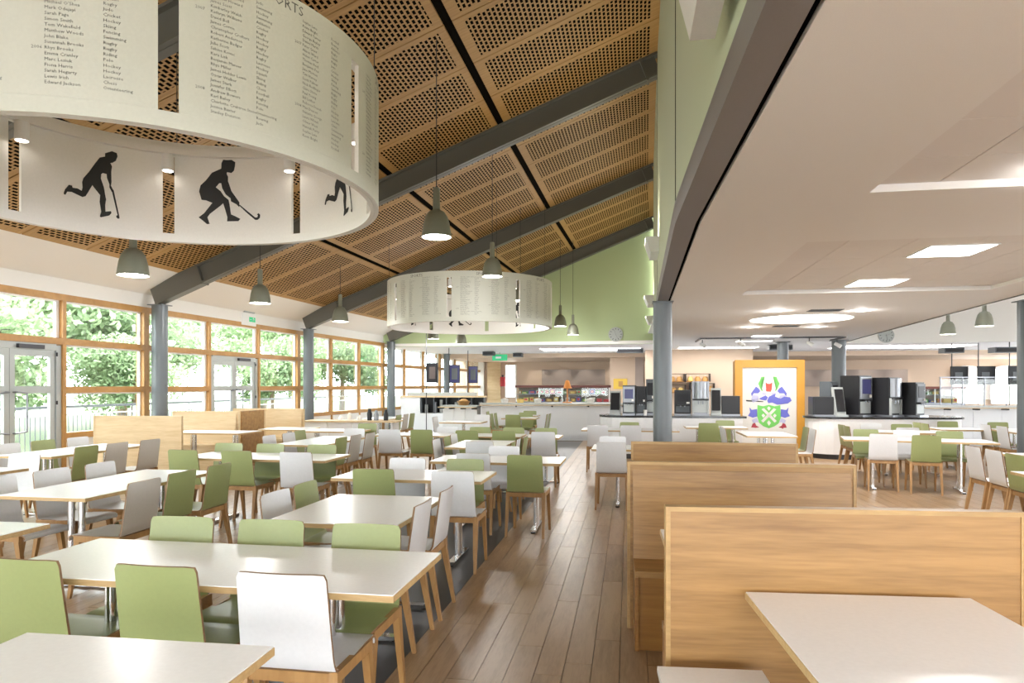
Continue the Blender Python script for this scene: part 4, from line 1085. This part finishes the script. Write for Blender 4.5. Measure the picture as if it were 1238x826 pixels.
def cabinet(label, x0, x1, y, seed, can=1.50):
    t = thing('display_cabinet', label, 'cabinet', (x0, y, 0)); w = x1-x0
    MB().box(0,w,0,.7,0,.92).build('base', 'stainless', t); MB().box(0,w,.62,.7,.921,can-.08).build('back', 'recess_brown', t)
    MB().box(-.03,w+.03,-.02,.72,can-.079,can).build('canopy', 'canopy_brown', t)
    MB().box(0,w,.15,.6,1.17,1.19).build('shelf', 'stainless', t)
    n = int(w/.8)
    for i in range(n+1): MB().box(i*(w-.03)/n,i*(w-.03)/n+.03,0,.03,.921,can-.08).build('post', 'white_plastic', t)
    MB().box(.03,w-.03,-.01,-.002,.95,can-.1).build('guard', 'guard_glass', t)
    rnd = random.Random(seed)
    for lev, z in ((0,.922),(1,1.191)):
        a = .06; cnt = 0
        while a < w-.2:
            bw = rnd.uniform(.1,.24); bh = rnd.uniform(.08,.18); m = rnd.choice(['pack_blue','pack_red','pack_yellow','pack_white','pack_white','pack_green','bread','pack_yellow'])
            o = thing('food_pack', '%s food pack, %s from left, %s shelf of the %s display cabinet' % ({'pack_blue':'blue','pack_red':'red','pack_yellow':'yellow','pack_white':'white','pack_green':'green','bread':'brown'}[m], ORD[cnt], 'upper' if lev else 'lower', 'left' if x0 < 3 else 'right'), 'food', (x0+a+bw/2, y+.36, z), 0, 'food packs in the display cabinets'); cnt += 1
            MB().box(-bw/2,bw/2,-.1,.1,0,bh).build('wrapper', m, o); MB().box(-bw*.3,bw*.3,-.104,-.1005,bh*.25,bh*.75).build('sticker', rnd.choice(['pack_white','pack_red','pack_yellow']), o)
            a += bw+rnd.uniform(.02,.07)
cabinet('long food display cabinet with dark red canopy behind the left servery', -3.95, -.65, 23.9, 3)
cabinet('food display cabinet with dark red canopy beyond the right islands', 7.3, 10.9, 24.6, 5, 1.46)
hl = thing('heat_lamp', 'orange copper heat lamp standing on the left servery', 'lamp', (-1.75, 19.75, .992))
MB().cyl((0,0,0),(0,0,.03),.14,n=20).cyl((0,0,.03),(0,0,.5),.022,n=10).build('stand', 'orange_copper', hl, True)
MB().lathe([(.03,.66),(.06,.62),(.09,.52),(.13,.42),(.125,.42),(.08,.52),(.0,.6)],20).build('shade', 'orange_copper', hl, True)
for i, (x, m, lab) in enumerate(((-3.55,'pack_white','white stacked tubs at the left end of the servery counter'),(-3.1,'pack_yellow','yellowish bowl on the left servery counter'),(-2.6,'pack_white','white tray stack on the middle of the servery counter'),(-1.1,'pack_white','white tray on the right of the servery counter'))):
    t = thing('tub', lab, 'container', (x, 19.15+(x+4.15)*.167+.25, .992))
    MB().lathe([(0,0),(.09,0),(.12,.10),(.11,.10),(.085,.01),(0,.01)],16).build('bowl', m, t, True); MB().lathe([(0,.0),(.08,.02),(.10,.12),(.0,.13)],16).build('contents', 'bread' if i == 1 else 'pack_white', t, True)
for x, w, m, lab in ((-5.05,.4,'timber','x'),):
    t = thing('bread_basket', 'round bread basket on the low side counter at the far left', 'basket', (-4.75, 19.4, .922))
    MB().lathe([(0,0),(.14,0),(.2,.12),(.18,.12),(.13,.02),(0,.02)],18).build('basket', 'oak', t, True); MB().lathe([(0,.04),(.15,.07),(.13,.14),(.06,.18),(0,.19)],14).build('loaf', 'bread', t, True)
fe = thing('fire_extinguisher', 'small red fire extinguisher on the pale pier at the far left', 'extinguisher', (-5.95, 32.2, 1.45))
MB().cyl((0,0,0),(0,0,.45),.13,n=14).build('cylinder', 'red_paint', fe, True); MB().cyl((0,0,.45),(0,0,.55),.05,n=10).build('valve', 'black_plastic', fe)
pw_ = structure('window_20', 'narrow bright window in the far wall left of the servery', 'window')
MB().box(-5.9,-5.35,32.5,32.59,.9,2.5).build('frame', 'white_plastic', pw_); MB().box(-5.84,-5.41,32.49,32.498,.95,2.45).build('daylight_pane', 'soft_glow', pw_)  # the pane itself glows in place of daylight
for i, x in enumerate((14.5, 16.0)):
    w_ = structure('window_%d' % (21+i), 'bright arched window in the far right wall, %s one' % ('left','right')[i], 'window')
    pts = [(-.55,.7),(.55,.7)]+[(.55*math.cos(a*PI/10), 2.0+.3*math.sin(a*PI/10)) for a in range(11)]
    T = Matrix.Translation((x,32.5,0)) @ Matrix.Rotation(PI/2,4,'X')
    MB().prism([(a*1.12,b if b < 1 else b+.06) for a, b in pts],-.0,.04,T=T).build('frame', 'white_plastic', w_); MB().prism(pts,.041,.05,T=T).build('daylight_pane', 'soft_glow', w_)  # glowing pane stands in for the daylight outside
# right hall: glass screen rail and three dark screens
gs = thing('sneeze_guard', 'steel framed glass guard on the far right tray counter', 'guard', (8.6, 20.85, .935), math.radians(9.8))
for i in range(5): MB().cyl((i*.62,0,0),(i*.62,0,.78),.018,n=8).build('post', 'stainless', gs, True)
MB().bar((-.02,0,.79),(2.5,0,.79),.04,.03).build('top_rail', 'stainless', gs); MB().box(.02,2.46,-.004,.004,.05,.74).build('glass_sheet', 'guard_glass', gs)
for i, (x, y) in enumerate(((10.0,22.9),(10.65,22.7),(11.35,22.4))):
    t = thing('menu_screen', '%s of three dark square screens above the far right counter' % ('left one','middle one','right one')[i], 'screen', (x, y, 1.52), math.radians(8))
    MB().box(-.26,.26,0,.06,0,.56).build('casing', 'black_plastic', t); MB().box(-.235,.235,-.004,0,.03,.53).build('display', 'screen_dark', t); MB().box(-.15,.08,-.006,-.0045,.12,.38).build('picture', 'grey_plastic', t)
    MB().cyl((-.2,.08,-.6),(-.2,.08,1.27),.015,n=8).build('pole', 'dark_metal', t)
wp = thing('picture_panel', 'yellow food picture on the peach wall left of the big column', 'picture', (-.33, 28.08, 1.35))
MB().box(-.28,.28,0,.02,0,.42).build('board', 'yellow_poster', wp); MB().box(-.08,.1,-.006,0,.1,.32).build('image', 'bread', wp)
# shelves behind the islands
for (x, z, lab) in ((1.55,1.62,'upper left wall shelf with loaves behind the left coffee island'),(2.45,1.62,'upper right wall shelf with jars behind the left coffee island'),(2.6,1.28,'lower wooden crate shelf behind the left coffee island'),(1.6,1.22,'lower left wall shelf behind the coffee machine')):
    t = thing('wall_shelf', lab, 'shelf', (x, 25.4, z))
    MB().box(-.42,.42,-.22,.18,0,.03).build('board', 'oak_dark_shade', t)
    fr = MB(); fr.box(-.43,-.41,-.22,.18,0,.30); fr.box(.41,.43,-.22,.18,0,.30); fr.box(-.43,.43,-.22,-.2,.28,.30); fr.build('frame', 'black_plastic', t)
    for k in range(3):
        o = thing('loaf', '%s loaf on the %s' % (('left','middle','right')[k], lab.replace(' with loaves','').replace(' with jars','').replace('the left coffee','the coffee')), 'bread', (x-.26+k*.26, 25.35, z+.031), 0, 'loaves on the wall shelves')
        MB().lathe([(0,0),(.1,.0),(.11,.08),(.07,.16),(0,.18)],12).build('crust', 'bread' if (k+int(x*10)) % 3 else 'pack_yellow', o, True); MB().cyl((0,0,.175),(0,0,.19),.03,n=8).build('top', 'pack_white', o)
for i in range(4): spot_light('wall_wash', (-4.3+i*1.15, 31.6, 2.58), (-4.3+i*1.15, 32.5, 1.6), 22, 1.1)
for i in range(4): spot_light('wall_wash', (7.6+i*1.4, 31.6, 2.58), (7.6+i*1.4, 32.5, 1.6), 22, 1.1)

# ------------------------------------------------------------------ coffee islands and the painted crest
def island(label, poly, h):
    c = (sum(p[0] for p in poly)/len(poly), sum(p[1] for p in poly)/len(poly))
    loc = [(x-c[0], y-c[1]) for x, y in poly]
    t = thing('coffee_island', label, 'counter', (c[0], c[1], 0))
    sh = lambda k: [(x*k, y*k) for x, y in loc]
    MB().prism(sh(.93), 0, .10).build('plinth', 'dark_metal', t)
    MB().prism(sh(.97), .101, h-.042).build('body', 'counter_white', t)
    MB().prism(sh(1.0), h-.041, h).build('worktop', 'worktop_black', t)
def stadium(x0, x1, y0, y1, left=True, right=True, sk=0):
    r = (y1-y0)/2; cy = (y0+y1)/2; pts = []
    if left: pts += [(x0+r+r*math.cos(PI*1.5-a*PI/12), cy+r*math.sin(PI*1.5-a*PI/12)) for a in range(13)]
    else: pts += [(x0,y0),(x0,y1)]
    if right: pts += [(x1-r+r*math.cos(PI/2-a*PI/12), cy+r*math.sin(PI/2-a*PI/12)) for a in range(13)]
    else: pts += [(x1,y1),(x1,y0)]
    return [(x, y+sk*(x-x0)) for x, y in pts][::-1]
island('left coffee island with black worktop and white rounded front', stadium(-.62,2.32,14.1,15.2,True,False,.03), .88)
island('right coffee island with black worktop and white rounded end', stadium(3.62,6.75,14.6,15.75,True,True,.07), .86)
IH = {'l': .881, 'r': .861}
def machine(kind, label, x, y, z, w, h, d=.45, rz=0, body='black_plastic', front=None):
    t = thing(kind, label, 'machine' if 'screen' not in kind else 'screen', (x, y, z), rz)
    if kind == 'order_screen':
        MB().box(-w*.55,w*.55,-.12,.12,0,.03).build('base', 'alu', t)
        MB().hexa([(-w/2,-.06,.03),(w/2,-.06,.03),(w/2,.06,.03),(-w/2,.06,.03),(-w/2,.06,h),(w/2,.06,h),(w/2,.12,h),(-w/2,.12,h)]).build('stand', 'alu', t)
        MB().hexa([(-w*.42,-.07,.10),(w*.42,-.07,.10),(w*.42,-.061,.10),(-w*.42,-.061,.10),(-w*.42,.035,h-.04),(w*.42,.035,h-.04),(w*.42,.048,h-.04),(-w*.42,.048,h-.04)]).build('display', 'black_plastic', t)
        return t
    MB().box(-w/2,w/2,-d/2+.03,d/2,.03,h).build('body', body, t)
    MB().box(-w/2,w/2,-d/2-.06,d/2,0,.029).build('drip_tray', 'stainless', t)
    if kind == 'storage_box':
        MB().box(-w*.46,w*.46,-d/2+.02,-d/2+.0295,.05,h-.03).build('lid', body, t); return t
    if kind == 'coffee_machine':
        MB().cyl((0,-d/2+.06,h*.50),(0,-d/2+.06,h-.02),w*.40,n=20).build('dispenser_drum', 'stainless', t, True)
        for sx in (-1,1): MB().box(sx*w*.44-.012,sx*w*.44+.012,-d/2-.02,-d/2+.029,.03,h*.47).build('bay_post', 'alu', t)
        MB().box(-w*.40,w*.40,-d/2+.02,-d/2+.0295,.06,h*.44).build('bay_back', 'alu', t)
        MB().box(-w*.47,w*.47,-d/2-.04,-d/2+.029,h*.44,h*.49).build('spout_head', 'black_plastic', t)
    else:
        MB().box(-w*.46,w*.46,-d/2,-d/2+.029,h*.42,h-.03).build('front_panel', front or 'grey_plastic', t)
        MB().box(-w*.34,w*.34,-d/2-.006,-d/2-.0005,h*.55,h-.08).build('display', 'screen_blue' if front in ('stainless','soft_glow') else 'screen_dark', t)
        MB().box(-w*.40,w*.40,-d/2+.02,-d/2+.0295,.06,h*.36).build('bay_back', 'alu' if front != 'black_plastic' else 'grey_plastic', t)
        MB().box(-w*.3,w*.3,-d/2-.05,-d/2+.02,h*.38,h*.42).build('spout_head', 'black_plastic', t)
    for q in (-.12, .12): MB().cyl((w*q,-d/2-.02,h*.42),(w*q,-d/2-.02,h*.33),.014,n=8).build('spout', 'stainless', t)
    MB().box(w*.22,w*.40,-d/2-.010,-d/2-.0065,h*.46,h*.53).build('keypad', 'pack_white', t)
    return t
ix = lambda px, y: None
for kind, label, x, y, g_, w, h, d, body, front in (
 ('order_screen','tilted grey order screen at the left end of the left coffee island',-.28,14.55,'l',.22,.50,.2,'black_plastic',None),
 ('drinks_machine','blue grey drinks machine second from left on the left coffee island',.02,14.7,'l',.26,.62,.45,'grey_plastic','stainless'),
 ('drinks_machine','black drinks machine right of the blue grey one on the left island',.27,14.75,'l',.20,.60,.45,'black_plastic','black_plastic'),
 ('drinks_machine','tall grey drinks machine left of the big column on the left island',.46,14.85,'l',.17,.75,.45,'grey_plastic','grey_plastic'),
 ('drinks_machine','white lit drinks machine just left of the big column',.66,14.75,'l',.18,.74,.45,'stainless','soft_glow'),
 ('drinks_machine','black drinks machine just right of the big column',1.12,14.75,'l',.34,.52,.45,'black_plastic','black_plastic'),
 ('coffee_machine','silver coffee machine with open dispensing bay on the left island',1.47,14.65,'l',.34,.70,.45,'stainless','stainless'),
 ('order_screen','dark tilted order screen right of the silver coffee machine',1.78,14.6,'l',.20,.56,.2,'black_plastic',None),
 ('storage_box','low black box beside the crest panel on the left island',2.08,14.75,'l',.36,.40,.45,'black_plastic','black_plastic'),
 ('storage_box','low black box at the left end of the right island',4.02,15.15,'r',.52,.40,.4,'black_plastic','black_plastic'),
 ('drinks_machine','small grey machine at the back left of the right island',4.23,15.55,'r',.22,.72,.3,'grey_plastic','grey_plastic'),
 ('order_screen','dark tilted order screen on the right island',4.28,14.98,'r',.22,.60,.2,'black_plastic',None),
 ('drinks_machine','tallest black drinks machine with bright side on the right island',4.70,15.3,'r',.40,.84,.46,'black_plastic','stainless'),
 ('coffee_machine','black coffee machine with silver dispenser in the middle of the right island',5.28,15.3,'r',.38,.80,.42,'black_plastic','stainless'),
 ('drinks_machine','black and blue grey machine at the right end of the right island',5.78,15.3,'r',.30,.70,.38,'black_plastic','grey_plastic')):
    machine(kind, label, x, y, IH[g_]+.03*0, w, h, d, math.radians({'storage_box':0,'order_screen':18}.get(kind, 38) if g_ == 'r' else -4), body, front)
t = thing('cup', 'white paper cup left of the big column on the left island', 'cup', (.34, 14.42, .881)); MB().lathe([(0,0),(.03,0),(.04,.11),(.036,.11),(.028,.01),(0,.01)],12).build('cup_body', 'pack_white', t, True); MB().cyl((0,0,.085),(0,0,.09),.034,n=12).build('drink', 'bread', t)

cp = thing('crest_panel', 'tall yellow framed panel painted with a green and blue coat of arms', 'panel', (2.36, 16.0, 0), math.radians(2))
K = .00272
PWD, PHT = 1.50, 2.07
MB().box(.02,PWD-.02,.05,.35,0,PHT-.02).build('carcass', 'frame_yellow', cp)
MB().box(0,.165,-.01,.049,0,PHT).build('jamb', 'frame_yellow', cp); MB().box(PWD-.165,PWD,-.01,.049,0,PHT).build('jamb', 'frame_yellow', cp); MB().box(.166,PWD-.166,-.01,.049,PHT-.17,PHT).build('lintel', 'frame_yellow', cp)
MB().box(.166,PWD-.166,.03,.049,.0,PHT-.171).build('board', 'crest_white', cp)
def cr(nm, polys, m, off=0):
    mb = MB()
    for P in polys:
        pts = [(.166+(x-128)*K*.975, PHT-.17-(y-105)*K) for x, y in P]
        bm = bmesh.new(); f = bm.faces.new([bm.verts.new((x, .029-off*.0012, z)) for x, z in pts]); bmesh.ops.triangulate(bm, faces=[f])
        bm.verts.index_update(); mb.add([tuple(v.co) for v in bm.verts], [tuple(v.index for v in q.verts) for q in bm.faces]); bm.free()
    return mb.build(nm, m, cp)
mir = lambda P: [(690-x, y) for x, y in P]
cr('shield', [[(252,415),(300,425),(345,412),(390,425),(438,415),(442,520),(425,565),(390,590),(345,607),(300,590),(265,560),(250,510)]], 'crest_green', 1)
cr('shield_cross', [[(285,450),(305,440),(408,545),(392,560)],[(405,450),(385,440),(282,545),(298,560)],[(330,440),(345,425),(360,440),(345,462)],[(330,560),(345,540),(362,562),(345,585)],[(285,500),(300,485),(315,502),(300,520)],[(378,502),(392,485),(408,500),(392,520)]], 'crest_white', 2)
blue = [[(200,318),(240,262),(262,278),(276,300),(258,318),(222,318),(205,345)],[(186,432),(205,455),(248,448),(240,480),(250,510),(215,520),(174,505),(192,478)]]
cr('mantling', blue+[mir(P) for P in blue]+[[(262,362),(318,335),(338,352),(322,378),(285,372)],[(345,345),(400,320),(395,345),(440,362),(468,345),(515,350),(530,378),(498,402),(440,398),(412,412),(372,395),(340,400),(330,380)]], 'crest_blue', 2)
cr('crest_beast', [[(318,228),(335,240),(355,240),(372,228),(362,252),(368,285),(360,305),(325,303),(320,290),(332,258)]], 'crest_red', 2)
wre = [[(283,182),(312,180),(300,198),(286,205),(282,225),(276,240),(282,262),(298,300),(285,296),(270,268),(258,238),(272,212)]]
cr('wreath', wre+[mir(P) for P in wre], 'crest_green', 1)
pl_ = [[(215,332),(255,336),(262,350),(240,362),(258,380),(215,396),(228,372),(200,366)],[(205,540),(245,520),(262,560),(240,556),(225,575),(222,555)],[(290,310),(330,318),(318,332),(290,330)]]
cr('scroll', pl_+[mir(P) for P in pl_], 'crest_pale', 1)
ft = [[(200,600),(212,570),(232,562),(242,585),(268,598),(240,604)]]
cr('claws', ft+[mir(P) for P in ft]+[[(440,600),(455,580),(462,612)]], 'crest_darkred', 2)
cr('mace', [[(158,372),(176,374),(300,384),(300,390),(176,386),(160,384)]], 'ink_black', 1)

# ------------------------------------------------------------------ labels of the trees, by their order seen from the room
trees = sorted([o for o in SC.objects if o.name.split('.')[0] == 'tree'], key=lambda o: math.atan2(o.location.x, o.location.y))
for i, o in enumerate(trees): o['label'] = '%s leafy tree from the left, beyond the deck railing' % ORD[i]
